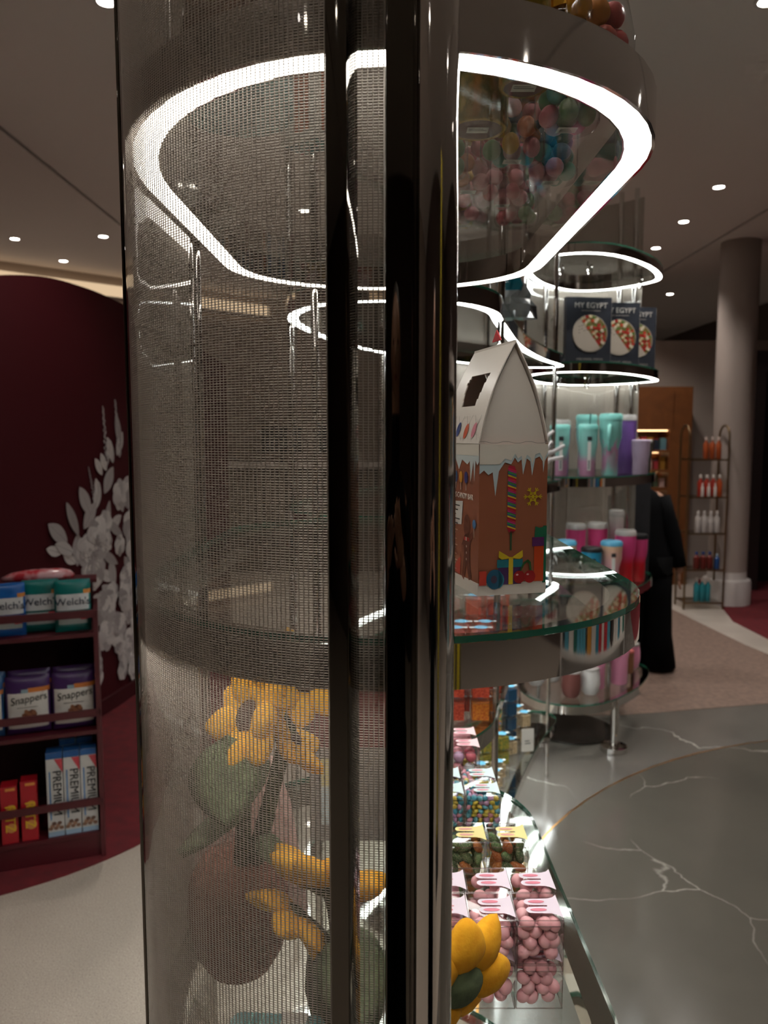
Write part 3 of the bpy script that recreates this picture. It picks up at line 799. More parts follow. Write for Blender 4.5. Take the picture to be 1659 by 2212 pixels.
def plush(loc, label, potr, poth, heads, leaves, potm=PBRN, face=True):
    t = thing('plush_sunflower', label, 'plush toy', loc, 0, 'plush sunflowers on the lower shelf')
    prof = [(potr * .62, 0), (potr * .86, poth * .18), (potr, poth * .5), (potr * .96, poth * .78), (potr * .78, poth * .95), (potr * .2, poth)]
    MB().lathe(prof, n=28).build('pot', potm, t, 'all')
    for (c, d, n, pm, rc) in heads:
        base = Vector((c[0] * .25, c[1] * .25, poth * .9))
        MB().tube([base, base.lerp(Vector(c), .5) + Vector((0, 0, .01)), Vector(c) - Vector(d).normalized() * .006], [.011, .0095, .009], 10).build('stem', PGRN, t, 'all')
        flower_head(t, c, d, n, pm, rc)
    for (c, d, roll, s) in leaves:
        l = put('leaf', LEAF, t, c); l.rotation_mode = 'QUATERNION'; l.rotation_quaternion = Vector(d).to_track_quat('Y', 'Z') @ Matrix.Rotation(roll, 4, 'Y').to_quaternion(); l.scale = (s, s, s)
    return t
plush((-.195, .985, Z0), 'large plush sunflower in a round brown pot behind the wire mesh', .068, .155,
      [((.027, -.055, .365), (-.62, -.45, .35), 9, PETALB, .022), ((.093, -.035, .41), (.35, -.55, .55), 9, PETAL, .024), ((.075, -.02, .325), (.75, .1, .6), 8, PETAL, .018)],
      [((.005, -.07, .345), (.15, -.7, -.75), .2, 1.35), ((.01, -.07, .26), (-.35, -.8, -.4), .4, 1.1), ((.05, -.07, .22), (.4, -.8, -.4), -.5, .9)])
plush((-.045, .870, Z0), 'small plush sunflower with a dark green leafy body beside the brown pot', .050, .11,
      [((-.020, -.02, .205), (.25, .55, .75), 9, PETALB, .022), ((-.062, -.02, .15), (-.45, -.3, -.5), 8, PETAL, .016)],
      [((.0, -.05, .155), (.2, -.75, -.65), .1, 1.2)], PGRN)
plush((.045, .775, Z0), 'plush sunflower leaning out past the chrome pole in front of the pink candy', .040, .08,
      [((.030, -.024, .152), (-.45, .75, .2), 7, PETALB, .022)],
      [((.012, -.034, .15), (-.1, -.95, .1), 1.2, .35)], PGRN)
# pale pink cloth-like plush behind, teal parcel below, boxed gift
pk = thing('plush_blanket', 'pale pink folded plush cloth behind the brown pot', 'plush toy', (-.20, 1.11, Z0))
MB().loft([((0, 0, 0), .085, .045), ((-.005, 0, .08), .08, .042), ((0, 0, .17), .06, .035), ((.01, 0, .235), .025, .018), ((.012, 0, .245), .008, .006)], 20).build('cloth', PPNK, pk, 'all')
tb = thing('gift_parcel', 'teal satin parcel tied with a white band on the lower shelf', 'parcel', (-.120, .772, Z0), R(-4))
MB().rbox((0, .0, .032), (.105, .080, .064), .012).build('wrapping', noise_mat('teal_satin', [(.3, '3c7f86'), (.7, '58a2a6')], 8, .3), tb, True)
MB().box((.018, 0, .0325), (.028, .0815, .0665)).build('ribbon', mat('white_satin', 'dcdad4', .3), tb)
for q in (-.03, -.018): MB().box((q, 0, .0642), (.002, .078, .0012)).build('stitching', mat('light_teal', '8fd0cc', .4), tb)
gb = thing('snack_carton', 'grey and maroon carton standing at the back of the lower shelf', 'carton', (-.055, 1.34, Z0))
MB().box((0, 0, .16), (.15, .07, .32)).build('carton', mat('maroon_card', '7c4444', .5), gb)
Dq = Decal((-.075, -.035, 0), (1, 0, 0), (0, 0, 1)); Dq.rect(0, 0, .15, .17, '8d8784', 1).rect(.02, .03, .04, .15, 'e2d79a', 2).rect(.02, .03, .04, .10, 'cfe0e6', 3); Dq.build(gb)

# ------------------------------------------------------------------ sweets on the upper shelf
ZU = 1.8435
GOLD = mat('gold_foil', 'c99a3a', .16, 1.)
TIN = noise_mat('gold_tin_print', [(.35, 'b08a34'), (.55, '8a7a30'), (.7, 'd0b060')], 60, .25, 3., 0, 0, .8)
def tin(x, y, r, h, label):
    t = thing('gold_tin', label, 'tin', (x, y, ZU))
    MB().lathe([(r * .96, 0), (r, .003), (r, h * .72), (r * .985, h * .74)], n=32).build('can', TIN, t, True)
    MB().lathe([(r * 1.02, h * .74), (r * 1.02, h * .95), (r * .98, h), (r * .5, h * 1.005)], n=32).build('lid', GOLD, t, True)
    MB().ring([(r * .93 * cos(a * pi / 16), r * .93 * sin(a * pi / 16)) for a in range(32)], [(r * .84 * cos(a * pi / 16), r * .84 * sin(a * pi / 16)) for a in range(32)], -.0001, .0006).build('bottom_ring', GOLD, t)
    D = Decal((0, 0, 0), (1, 0, 0), (0, -1, 0), .0002)
    D.disc(0, 0, r * .8, r * .8, '6a4038', 0).rect(-.012, -.008, .012, .008, 'cfc8bd', 1).rect(-.01, -.001, .01, .0005, '55504a', 2).rect(-.01, .003, .006, .0045, '55504a', 2)
    D.build(t, 'bottom_label')
    return t
tin(.105, .905, .034, .16, 'gold printed tin on the upper shelf right of the chrome pole')
tin(.138, .800, .025, .13, 'gold tin with a glowing seam at the front of the upper shelf')
CC = ['d98a94', '5a9a8c', 'c9a14a', 'b8505a', 'd9b0b8', '6a8a5c', 'cf7a4a', '4c7f9c']
CCN = ['pink', 'teal', 'yellow', 'red', 'pale pink', 'green', 'orange', 'blue']
CM = {c: candy_mesh('sweet_' + c, (.0125, .0125, .0105), mat('sweet_' + c, c, .4), 12, 8) for c in CC}
def jar(x, y, r, h, label, cols, seed, cat='jar', bag=False):
    rnd = random.Random(seed)
    t = thing('candy_jar', label, cat, (x, y, ZU))
    MB().lathe([(r * .9, .0005), (r, .006), (r, h * .86), (r * .8, h * .95), (r * .8, h)], n=28).build('glass_body', CELLO if bag else ACRYL, t, True)
    MB().lathe([(r * .84, h), (r * .84, h + .014), (r * .6, h + .018)], n=24).build('lid', GOLD if not bag else mat('clear_lid', 'c8c4bf', .2), t, True)
    D = Decal((0, 0, 0), (1, 0, 0), (0, -1, 0), .0002); D.rect(-.011, -.008, .011, .008, 'd2cbc0', 1)
    for k in range(3): D.rect(-.008, -.005 + k * .004, .007 - k * .002, -.0035 + k * .004, '4a4642', 2)
    D.build(t, 'price_label')
    z = .013
    while z < h * .8:
        m = 5 if r > .035 else 3; off = rnd.random() * 6
        rr = max(0.001, r - .0145)
        for k in range(m):
            a = off + 2 * pi * k / m; c = rnd.choice(cols)
            loose('jar_sweet', CM[c], x + rr * cos(a), y + rr * sin(a), ZU + z, '%s candy inside the %s' % (CCN[CC.index(c)], label.split(' on ')[0].split(' at ')[0]), 'candy', 'sweets in the upper shelf jars')
        if r > .035: c = rnd.choice(cols); loose('jar_sweet', CM[c], x, y, ZU + z, '%s candy inside the %s' % (CCN[CC.index(c)], label.split(' on ')[0].split(' at ')[0]), 'candy', 'sweets in the upper shelf jars')
        z += .021
    return t
jar(.205, .905, .036, .12, 'clear jar of pastel sweets at the right rim', [CC[0], CC[1], CC[4], CC[5]], 1)
jar(.160, 1.005, .040, .13, 'wide clear jar of mixed sweets at the middle right', CC, 2)
jar(.075, 1.06, .036, .12, 'clear jar of yellow and green sweets at the shelf centre', [CC[2], CC[5], CC[6]], 3)
jar(.175, 1.19, .042, .12, 'clear jar of rosy sweets at the back right', [CC[0], CC[3], CC[4]], 4)
jar(.055, 1.25, .040, .12, 'clear jar of orange and red sweets at the back', [CC[3], CC[6], CC[4]], 5)
jar(.225, 1.085, .036, .12, 'clear jar of teal and pink sweets at the right side', [CC[0], CC[1], CC[7]], 6)
jar(.118, 1.125, .032, .12, 'narrow clear jar of red sweets at the inner right', [CC[3], CC[6], CC[0]], 7)
jar(.130, 1.30, .040, .12, 'clear jar of pale sweets at the far right', [CC[4], CC[2], CC[0]], 8)
jar(.215, 1.295, .036, .12, 'clear jar of green and red sweets at the far rim', [CC[5], CC[3]], 9)
jar(.045, .975, .028, .11, 'slim clear jar of orange sweets at the pole', [CC[6], CC[2]], 10)
# cellophane bag of peach rings by the rim
bg = thing('candy_bag', 'clear cellophane bag of peach gummies hanging over the upper shelf rim', 'bag', (.210, .798, ZU), R(35))
MB().loft([((0, 0, .0006), .034, .020), ((0, 0, .010), .043, .026), ((0, 0, .05), .045, .027), ((0, 0, .085), .036, .020), ((0, 0, .105), .012, .008), ((0, 0, .135), .032, .012)], 20).build('wrapper', CELLO, bg, 'all')
for k, (dx, dy, dz, c) in enumerate(((-.026, -.004, .018, 'cf8a2c'), (.0, -.006, .017, 'c96f28'), (.026, -.004, .018, 'b5463c'), (-.018, .002, .044, 'd2953a'), (.010, -.004, .044, 'b8503c'), (.030, -.002, .046, 'c24a44'), (-.022, .0, .069, 'd99a2c'), (.004, .0, .070, 'cf8420'), (.026, .0, .072, 'c2504a'))):
    nm = ('yellow-orange', 'orange', 'red', 'amber', 'brick red', 'coral red', 'golden', 'ochre', 'rosy red')[k]
    me = candy_mesh('peach_' + c, (.0145, .0115, .0130), mat('peach_' + c, c, .6))
    cx = .205 + dx * cos(R(35)) - dy * sin(R(35)); cy = .795 + dx * sin(R(35)) + dy * cos(R(35))
    loose('peach_gummy', me, cx, cy, ZU + dz, '%s peach gummy in the cellophane bag on the upper rim' % nm, 'candy', 'peach gummies', (random.uniform(-.4, .4), random.uniform(-.4, .4), R(35)))
rbn = thing('ribbon_tag', 'small blue ribbon tag lying on the upper shelf rim', 'ribbon', (.245, .838, ZU), R(40))
MB().box((0, 0, .0015), (.022, .010, .003)).build('ribbon', mat('blue_ribbon', '1f6a86', .4), rbn)
# left half: teal tin, brown cone, carton
tt = thing('round_tin', 'large round teal tin on the left of the upper shelf', 'tin', (-.158, .872, ZU))
MB().lathe([(.056, 0), (.060, .004), (.060, .05), (.058, .054)], n=40).build('can', mat('teal_tin', '6aa3a2', .4), tt, True)
MB().lathe([(.062, .054), (.062, .066), (.055, .07)], n=40).build('lid', mat('teal_lid', '3d6a6c', .4), tt, True)
cn = thing('cone_hat', 'brown cone-shaped felt hat standing on the teal tin', 'decoration', (-.158, .872, ZU + .0705))
MB().lathe([(.060, 0), (.050, .05), (.03, .13), (.003, .19)], n=30).build('felt', noise_mat('brown_felt', [(.3, '4b3426'), (.7, '65462f')], 60, .95), cn, True)
ct = thing('candy_carton', 'small white carton with an orange side and teal print on the upper shelf', 'carton', (-.088, .955, ZU), R(-35))
MB().box((0, 0, .05), (.055, .04, .10)).build('carton', mat('white_card', 'd9d3cb', .5), ct)
D = Decal((-.0275, .02, 0), (1, 0, 0), (0, -1, 0), .0003)
D.rect(.002, .002, .053, .038, '4f8f92', 1)
for k in range(9): D.disc(.006 + .005 * k, .008 + (k * 7 % 5) * .006, .003, .0025, ('c95a6a', 'd9d3cb', '2f5f6a')[k % 3], 2)
D.build(ct)
Decal((.0275, -.02, 0), (0, 1, 0), (0, 0, 1), .0003).rect(.008, .01, .032, .08, 'd4683a', 1).build(ct)
Decal((-.0275, -.02, 0), (1, 0, 0), (0, 0, 1), .0003).rect(.02, .01, .045, .08, 'd4683a', 1).build(ct)
for x, y, c, lab in ((.055, .70, 'c9682c', 'orange candy pouch at the front of the upper shelf by the pole'), (.098, .715, 'c88a86', 'salmon pink candy pouch at the front of the upper shelf')):
    t = thing('candy_pouch', lab, 'pouch', (x, y, ZU), 0)
    MB().loft([((0, 0, 0), .019, .012), ((0, 0, .02), .020, .012), ((0, 0, .05), .019, .009), ((0, 0, .075), .018, .002)], 18).build('wrapper', mat('pouch_' + c, c, .35), t, 'all')
    MB().box((0, -.0115, .03), (.022, .002, .022)).build('printed_panel', mat('pouch_teal', '5b9088', .4), t)

# ------------------------------------------------------------------ goods on the middle stand
ORF = {'orange': noise_mat('packed_orange', [(.35, 'c4551a'), (.6, 'e08a2a')], 220, .4, 2., 0, .6), 'red': noise_mat('packed_red', [(.35, 'b3301c'), (.6, 'd9583a')], 220, .4, 2., 0, .6),
       'multi': noise_mat('packed_multi', [(.35, '3c8a6c'), (.45, 'c9a23a'), (.55, 'd4682a'), (.65, '4f86a8')], 60, .4, 1., 0, .6), 'blue': mat('packed_blue', '123f5c', .4),
       'tan': noise_mat('packed_tan', [(.35, 'a88a62'), (.6, 'd8c29c')], 200, .5, 2., 0, .6), 'green': noise_mat('packed_green', [(.35, '5d7f3a'), (.6, 'b59a3a')], 120, .5, 2., 0, .6)}
for col_, x, y, n in (('front right', .243, 1.90, 4), ('front left', .180, 1.90, 4), ('front far-left', .117, 1.90, 3), ('second-row right', .262, 1.965, 4), ('second-row left', .200, 1.965, 4)):
    for k in range(n):
        ck = 'orange' if (k == 0 and 'right' in col_) or k == 2 else 'red'
        t = candy_box(x, y, .7905 + k * .0592, 'blue', 'clear box of %s gems with blue round sticker, %s stack, %s' % (ck, col_, ('lowest', 'second up', 'third up', 'topmost')[k]), 'boxes with round blue stickers')
        core(t, ORF[ck], .046)
for col_, x, y, n in (('outer', .335, 2.30, 4), ('inner', .270, 2.30, 4), ('rear outer', .375, 2.42, 4), ('rear inner', .31, 2.42, 4)):
    for k in range(n):
        t = candy_box(x, y, .7905 + k * .0592, 'blue', 'clear box of red gems with blue round sticker, %s far stack, %s' % (col_, ('lowest', 'second up', 'third up', 'topmost')[k]), 'boxes with round blue stickers')
        core(t, ORF['red'], .046)
low = [('tan', .420, 2.545, 1, 'nearest right'), ('tan', .355, 2.525, 1, 'nearest left'), ('tan', .440, 2.615, 1, 'second-row right'), ('tan', .375, 2.595, 1, 'second-row left'),
       ('tan', .463, 2.69, 1, 'third-row right'), ('tan', .398, 2.67, 1, 'third-row left'), ('green', .492, 2.80, 2, 'fourth-row right'), ('green', .427, 2.775, 2, 'fourth-row left'),
       ('multi', .475, 2.885, 3, 'fifth-row left'), ('tan', .54, 2.90, 1, 'fifth-row right'), ('blue', .553, 2.995, 4, 'tall dark'), ('tan', .615, 3.03, 2, 'by the price card'), ('multi', .49, 2.965, 3, 'sixth-row left'), ('tan', .60, 3.10, 2, 'rear')]
for ck, x, y, n, wh in low:
    x -= .05
    for k in range(n):
        t = candy_box(x, y, .2805 + k * .0592, 'blue', 'clear box of %s sweets, blue round sticker, low shelf, %s%s' % (ck, wh, '' if n == 1 else (', lowest', ', second up', ', third up', ', topmost')[k]), 'boxes with round blue stickers', R(25))
        core(t, ORF[ck], .046)
pc = thing('price_card', 'small white price card standing in front of the low candy boxes', 'sign', (.560, 2.915, .2805), R(10))
MB().box((0, 0, .045), (.05, .0015, .09)).build('card', mat('white_card', 'd9d3cb', .5), pc)
Dp = Decal((-.025, -.00075, 0), (1, 0, 0), (0, 0, 1), .0003)
for k in range(2): Dp.rect(.014, .030 + k * .010, .036 - k * .004, .034 + k * .010, '55504c', 1)
Dp.build(pc)
# glossy blue bag leaning on the lit shelf, small white branch
pb = thing('plastic_bag', 'crinkled clear and blue plastic bag leaning on the lit shelf behind the gingerbread box', 'bag', (.405, 2.29, 1.8435), R(30))
rb = []; rnd = random.Random(4)
bb = MB(); N = 14; Mv = 9; vs = []
for j in range(Mv):
    t = j / (Mv - 1); wdt = .055 * (1 - .55 * abs(t - .35)); z = .15 * t
    for i in range(N):
        a = 2 * pi * i / N
        vs.append((wdt * cos(a) * (1 + rnd.uniform(-.18, .18)) - .055 * t, .028 * sin(a) * (1 + rnd.uniform(-.3, .3)) + .02 * t, z))
fs = [(j * N + i, j * N + (i + 1) % N, (j + 1) * N + (i + 1) % N, (j + 1) * N + i) for j in range(Mv - 1) for i in range(N)]
bb.add(vs, fs + [tuple(range(N))[::-1], tuple((Mv - 1) * N + i for i in range(N))], 0)
for k in range(len(bb.m)):
    j, i = divmod(k, N)
    bb.m[k] = 1 if (j in (4, 5, 6) and i in (7, 8, 9, 10)) else (2 if j < 2 and i in (11, 12) else 0)
bb.build('wrapper', [mat('crinkled_film', 'a9b4ba', .18, .35), mat('teal_film', '1f7f96', .2), mat('black_label', '15151a', .4)], pb)
br = thing('coral_branch', 'white branching coral ornament on the middle stand beside the teal tumblers', 'ornament', (.555, 2.98, 1.3255))
stems = [((0, 0, 0), (.03, 0, .08), (.09, 0, .16)), ((.02, 0, .05), (.08, -.02, .09), (.13, -.02, .10)), ((.03, 0, .08), (.04, .02, .15), (.10, .02, .20)), ((0, 0, .02), (-.04, 0, .09), (-.05, 0, .17)), ((.05, 0, .11), (.10, .01, .12), (.14, .0, .145))]
for st in stems: MB().tube([st[0], st[1], st[2]], [.009, .008, .006], 8).build('branch', mat('white_coral', 'cfc8c8', .7), br, 'all')

# ------------------------------------------------------------------ goods on the far stand
def book(x, y, z, rz, label, i):
    t = thing('cookbook', label, 'book', (x, y, z), rz, 'upright cookbooks')
    w, h, d = .215, .30, .032
    MB().box((0, 0, h / 2), (w, d, h)).build('cover', noise_mat('navy_cover', [(.3, '23262e'), (.7, '343842')], 6, .45), t)
    MB().box((.003, 0, h / 2), (w - .002, d - .006, h - .006)).build('pages', mat('book_pages', 'c9c0b2', .7), t)
    D = Decal((0, -d / 2, 0), (1, 0, 0), (0, 0, 1), .0004)
    cx, cy, r = .006, .138, .084
    D.disc(cx, cy, r, r, 'b9ada0', 1, 40)
    a0 = R(-52); D.poly([(cx + (r - .003) * cos(a0 + pi * k / 20), cy + (r - .003) * sin(a0 + pi * k / 20)) for k in range(21)], '7a6a3a', 2)
    rr = random.Random(3)
    for k in range(60):
        a = a0 + pi * rr.random(); q = r * (.12 + .8 * rr.random() ** .6)
        D.disc(cx + q * cos(a) , cy + q * sin(a), .0085, .0075, rr.choice(['b8342a', 'c04a30', 'cdbf9a', '5e7a3a', 'd8cdb4', 'a8281f']), 3 + k % 5, 8)
    D.poly([(cx + (r - .002) * cos(a0 + pi + pi * k / 20), cy + (r - .002) * sin(a0 + pi + pi * k / 20)) for k in range(21)], 'bcb0a3', 9)
    for k in range(9): D.disc(cx - .052 + .012 * (k % 4), cy + .03 - .018 * (k // 4) + .004 * (k % 3), .003, .0022, '4a3f36', 10, 8)
    D.build(t)
    text('MY EGYPT', .034, flat('cfc8c0'), t, (.006, -d / 2 - .006, .262), (1, 0, 0), (0, 0, 1))
    Decal((0, -d / 2 - .005, 0), (1, 0, 0), (0, 0, 1), .0004).rect(-.04, .238, .052, .241, '8a847c', 1).build(t)
    text('MICHAEL MINA', .014, flat('a8a29a'), t, (.006, -d / 2 - .006, .022), (1, 0, 0), (0, 0, 1), sx=1.3)
    return t
book(.930, 3.60, 1.8335, R(8), 'front navy cookbook with a half-plate of salad on its cover, leftmost of three', 0)
book(1.105, 3.74, 1.8335, R(8), 'middle navy cookbook partly hidden behind the front one', 1)
book(1.225, 3.86, 1.8335, R(8), 'rear navy cookbook, rightmost of the three', 2)
def tumbler(x, y, z, h, r0, r1, m, label, lid='same', handle=None, straw=None, group='insulated tumblers', sticker=True, lidm=None):
    t = thing('tumbler', label, 'tumbler', (x, y, z), 0, group)
    MB().lathe([(r0 * .92, 0), (r0, .004), (r0 * 1.01, h * .42), (r1 * .97, h * .62), (r1, h * .9)], n=24).build('cup', m, t, True)
    lm = lidm or mat('clear_lid2', 'b9b2ae', .15)
    MB().lathe([(r1 * 1.03, h * .9), (r1 * 1.03, h * .965), (r1 * .9, h)], n=24).build('lid', lm, t, True)
    if handle is not None:
        a = handle; e = r1 * .98; q = e + .03
        MB().tube([(e * cos(a), e * sin(a), h * .80), (q * cos(a), q * sin(a), h * .80), ((q + .004) * cos(a), (q + .004) * sin(a), h * .62), (q * cos(a), q * sin(a), h * .42), (e * .9 * cos(a), e * .9 * sin(a), h * .42)], .0085, 8).build('handle', m if lidm is None else lidm, t, 'all')
    if straw: MB().tube([(.008, 0, h), (.01, 0, h + straw)], .004, 8).build('straw', mat('straw_green', '3a6a64', .4), t, True)
    if sticker:
        D = Decal((-.012, -r1 * 1.005, 0), (1, 0, 0), (0, 0, 1), .0004); D.rect(0, h * .1, .016, h * .66, 'd3d0cc', 1).rect(-.002, h * .68, .019, h * .76, '2e2f33', 1).rect(.004, h * .12, .011, h * .3, '77757a', 2)
        D.build(t, 'paper_label')
    return t
TEALP = ramp_mat('teal_pink', [(.0, 'b07a98'), (.30, 'b585a0'), (.46, '86b3ae'), (1, '7cb8b0')], .4)
SWIRL = ramp_mat('teal_pink_swirl', [(.0, '7cb8b0'), (.32, 'b585a0'), (.42, 'b585a0'), (.5, '7cb8b0'), (1, '7cb8b0')], .4, 2, 2.2)
PURP = ramp_mat('purple_cup', [(0, '6c4a8c'), (1, '75539a')], .4); LAV = mat('lavender_cup', 'b5a0b8', .4); AQUA = mat('aqua_lid', '7cc0b8', .4)
PKRED = ramp_mat('pink_red', [(0, 'c4121c'), (.42, 'd0182a'), (.62, 'cf3f78'), (1, 'd24884')], .35)
PEACH = ramp_mat('peach_pink', [(0, 'd78fb0'), (.5, 'd9a0a8'), (1, 'd9b08f')], .4); BLU = mat('blue_cup', '1f7ea0', .4); BLK = mat('black_lid', '17171a', .4)
HPK = mat('hot_pink', 'd1487f', .35); LPK = mat('light_pink', 'd98aa8', .4); WHT = mat('white_cup', 'c9c4c1', .35); RGD = mat('rose_gold_cup', '8f5a55', .22, .5)
CORAL = mat('coral_lid', 'd9706c', .4); SKY = mat('sky_lid', '5aa6c9', .4)
z3 = 1.3255
tumbler(.815, 3.60, z3, .235, .036, .045, TEALP, 'teal and pink tumbler with a paper label, half hidden by the gingerbread box', lidm=AQUA)
tumbler(.945, 3.60, z3, .235, .036, .045, TEALP, 'teal and pink tumbler with a green straw and paper label', lidm=AQUA, straw=.05)
tumbler(1.055, 3.62, z3, .285, .036, .052, SWIRL, 'tall teal mug with pink swirls and a front handle', lidm=AQUA, handle=R(-110), sticker=False)
tumbler(.985, 3.78, z3, .285, .038, .050, SWIRL, 'tall teal tumbler standing behind the strawed one', lidm=AQUA, sticker=False)
tumbler(.865, 3.80, z3, .26, .038, .046, PURP, 'purple tumbler behind the teal pair', sticker=False)
tumbler(1.185, 3.80, z3, .285, .040, .047, PURP, 'tall purple tumbler right of the teal mug', sticker=False)
tumbler(1.225, 3.70, z3, .165, .036, .042, LAV, 'short lavender tumbler at the right of the teal row', lidm=LAV, sticker=False)
tumbler(1.305, 3.90, z3, .165, .036, .044, mat('grey_glass_cup', '5f5a55', .2), 'smoky grey cup with a hang tag at the shelf end', sticker=False)
z4 = .7905
tumbler(.775, 3.66, z4, .20, .036, .046, BLU, 'blue tumbler peeking out from behind the gingerbread box', lidm=BLK, sticker=False)
tumbler(.868, 3.64, z4, .225, .036, .046, PEACH, 'peach tumbler with sky-blue lid between the blue ones', lidm=SKY)
tumbler(.970, 3.58, z4, .20, .036, .048, BLU, 'blue tumbler with black lid and white label', lidm=BLK)
tumbler(1.075, 3.62, z4, .225, .036, .050, PEACH, 'peach to pink tumbler with sky-blue lid and label', lidm=SKY)
tumbler(1.172, 3.72, z4, .265, .038, .050, PKRED, 'tall pink to red mug with side handle', handle=R(195), sticker=False)
tumbler(1.262, 3.80, z4, .235, .034, .044, PKRED, 'pink to red tumbler with black lid at the shelf end', lidm=BLK, sticker=False)
tumbler(.965, 3.86, z4, .28, .04, .050, HPK, 'hot pink tumbler with clear lid in the back row, left', sticker=False)
tumbler(1.085, 3.90, z4, .28, .04, .050, HPK, 'hot pink tumbler with clear lid in the back row, middle', sticker=False)
tumbler(1.195, 3.95, z4, .34, .03, .038, ramp_mat('clear_red_bottle', [(0, 'a8283c'), (.5, 'a0687a'), (1, 'c9c0bb')], .2), 'slim clear bottle with a red core in the back row', sticker=False)
z5 = .2805
def mug(x, y, r, h, m, label, lm=None):
    t = thing('stemless_mug', label, 'mug', (x, y, z5), 0, 'stemless mugs on the lowest shelf')
    MB().lathe([(r * .62, 0), (r * .86, h * .12), (r, h * .4), (r * .96, h * .75), (r * .86, h * .95)], n=24).build('cup', m, t, True)
    MB().lathe([(r * .9, h * .95), (r * .9, h * 1.02), (r * .8, h * 1.05)], n=24).build('lid', lm or mat('clear_lid2', 'b9b2ae', .15), t, True)
mug(.885, 3.56, .047, .125, RGD, 'rose gold stemless mug at the front of the lowest shelf')
mug(.985, 3.60, .047, .125, WHT, 'white stemless mug beside the rose gold one')
mug(.755, 3.74, .047, .125, WHT, 'white stemless mug at the far left of the lowest shelf')
mug(.845, 3.80, .047, .125, WHT, 'white stemless mug left of centre on the lowest shelf')
mug(.93, 3.75, .047, .125, WHT, 'white stemless mug behind the rose gold one')
mug(1.315, 4.02, .046, .13, LPK, 'light pink stemless mug at the right end of the lowest shelf')
tumbler(1.043, 3.69, z5, .26, .036, .046, LPK, 'light pink tumbler with peach lid on the lowest shelf', lidm=mat('peach_lid', 'd9a08f', .4), sticker=False, group='pink tumblers on the lowest shelf')
tumbler(1.172, 3.76, z5, .285, .040, .050, LPK, 'tall light pink mug with side handle on the lowest shelf', handle=R(190), sticker=False, group='pink tumblers on the lowest shelf')
tumbler(.985, 3.94, z5, .26, .036, .048, HPK, 'deeper pink tumbler at the back of the lowest shelf', sticker=False, group='pink tumblers on the lowest shelf')
tumbler(1.268, 3.94, z5, .12, .034, .034, mat('wood_cup', '8a5a3a', .5), 'short brown cup with a coral lid on the lowest shelf', lidm=CORAL, sticker=False, group='pink tumblers on the lowest shelf')

# ------------------------------------------------------------------ curved red partition with its white flowers
REDW = mat('oxblood_paint', '400a12', .7, spec=.2)
wp = spline([(-2.35, 2.85), (-1.98, 3.18), (-1.68, 3.6), (-1.535, 4.05), (-1.455, 4.5), (-1.33, 5.0), (-1.10, 5.45)], 8, False)
hz = spline([(0, 1.95), (.18, 2.12), (.36, 2.245), (.5, 2.265), (.68, 2.235), (.84, 2.16), (1, 2.0)], 12, False)
def wall_h(t):
    for a, b in zip(hz[:-1], hz[1:]):
        if a[0] <= t <= b[0]: return a[1] + (b[1] - a[1]) * (t - a[0]) / max(1e-6, b[0] - a[0])
    return hz[-1][1]
WQ = resample(wp, .04); nW = len(WQ)
def wall_frame(s):
    i = min(nW - 2, max(0, int(s * (nW - 1)))); f = s * (nW - 1) - i
    p = WQ[i].lerp(WQ[i + 1], f); t = (WQ[i + 1] - WQ[i]).normalized()
    return p, t, Vector((t.y, -t.x))                              # point, tangent, normal towards the camera side
part = thing('partition_wall', 'dark red curved partition wall with a wavy top and white flower mural', 'partition', (-1.6, 4.0, 0))
oP = (-1.6, 4.0, 0.)
b = MB(); vs = []
for i in range(nW):
    p, t, n = wall_frame(i / (nW - 1)); q = p - n * .08; h = wall_h(i / (nW - 1))
    vs += [(p.x, p.y, .004), (p.x, p.y, h), (q.x, q.y, h), (q.x, q.y, .004)]
fs = [(4 * i + k, 4 * i + 4 + k, 4 * i + 4 + (k + 1) % 4, 4 * i + (k + 1) % 4) for i in range(nW - 1) for k in range(4)] + [(0, 1, 2, 3), tuple(4 * (nW - 1) + k for k in (3, 2, 1, 0))]
b.add(vs, fs).build('panel', REDW, part, True, oP)
b = MB(); vs = []
for i in range(nW):
    p, t, n = wall_frame(i / (nW - 1)); q = p + n * .02
    vs += [(q.x, q.y, .004), (q.x, q.y, .085), (p.x, p.y, .085), (p.x, p.y, .004)]
b.add(vs, fs).build('skirting', mat('dark_red_plinth', '3a0910', .5), part, True, oP)
FLC = ['b7b0ae', 'a39b9a', 'c4bdba', '958d8c']
def leaf2(L, wd, k):
    pts = [(-wd * sin(pi * i / 12) ** .8, L * i / 12) for i in range(13)] + [(wd * sin(pi * i / 12) ** .8, L * i / 12) for i in range(11, 0, -1)]
    b = MB(); n = len(pts)
    b.add([(x, y, 0) for x, y in pts] + [(x, y, .003) for x, y in pts], [tuple(range(n))[::-1], tuple(range(n, 2 * n))] + [(i, (i + 1) % n, n + (i + 1) % n, n + i) for i in range(n)], 0)
    b.add([(-.0015, 0, .0032), (.0015, 0, .0032), (.0008, L * .93, .0032), (-.0008, L * .93, .0032)], [(0, 1, 2, 3)], 1)
    return b.mesh('mural_leaf', [flat(FLC[k], .8), flat('857c7c', .8)])
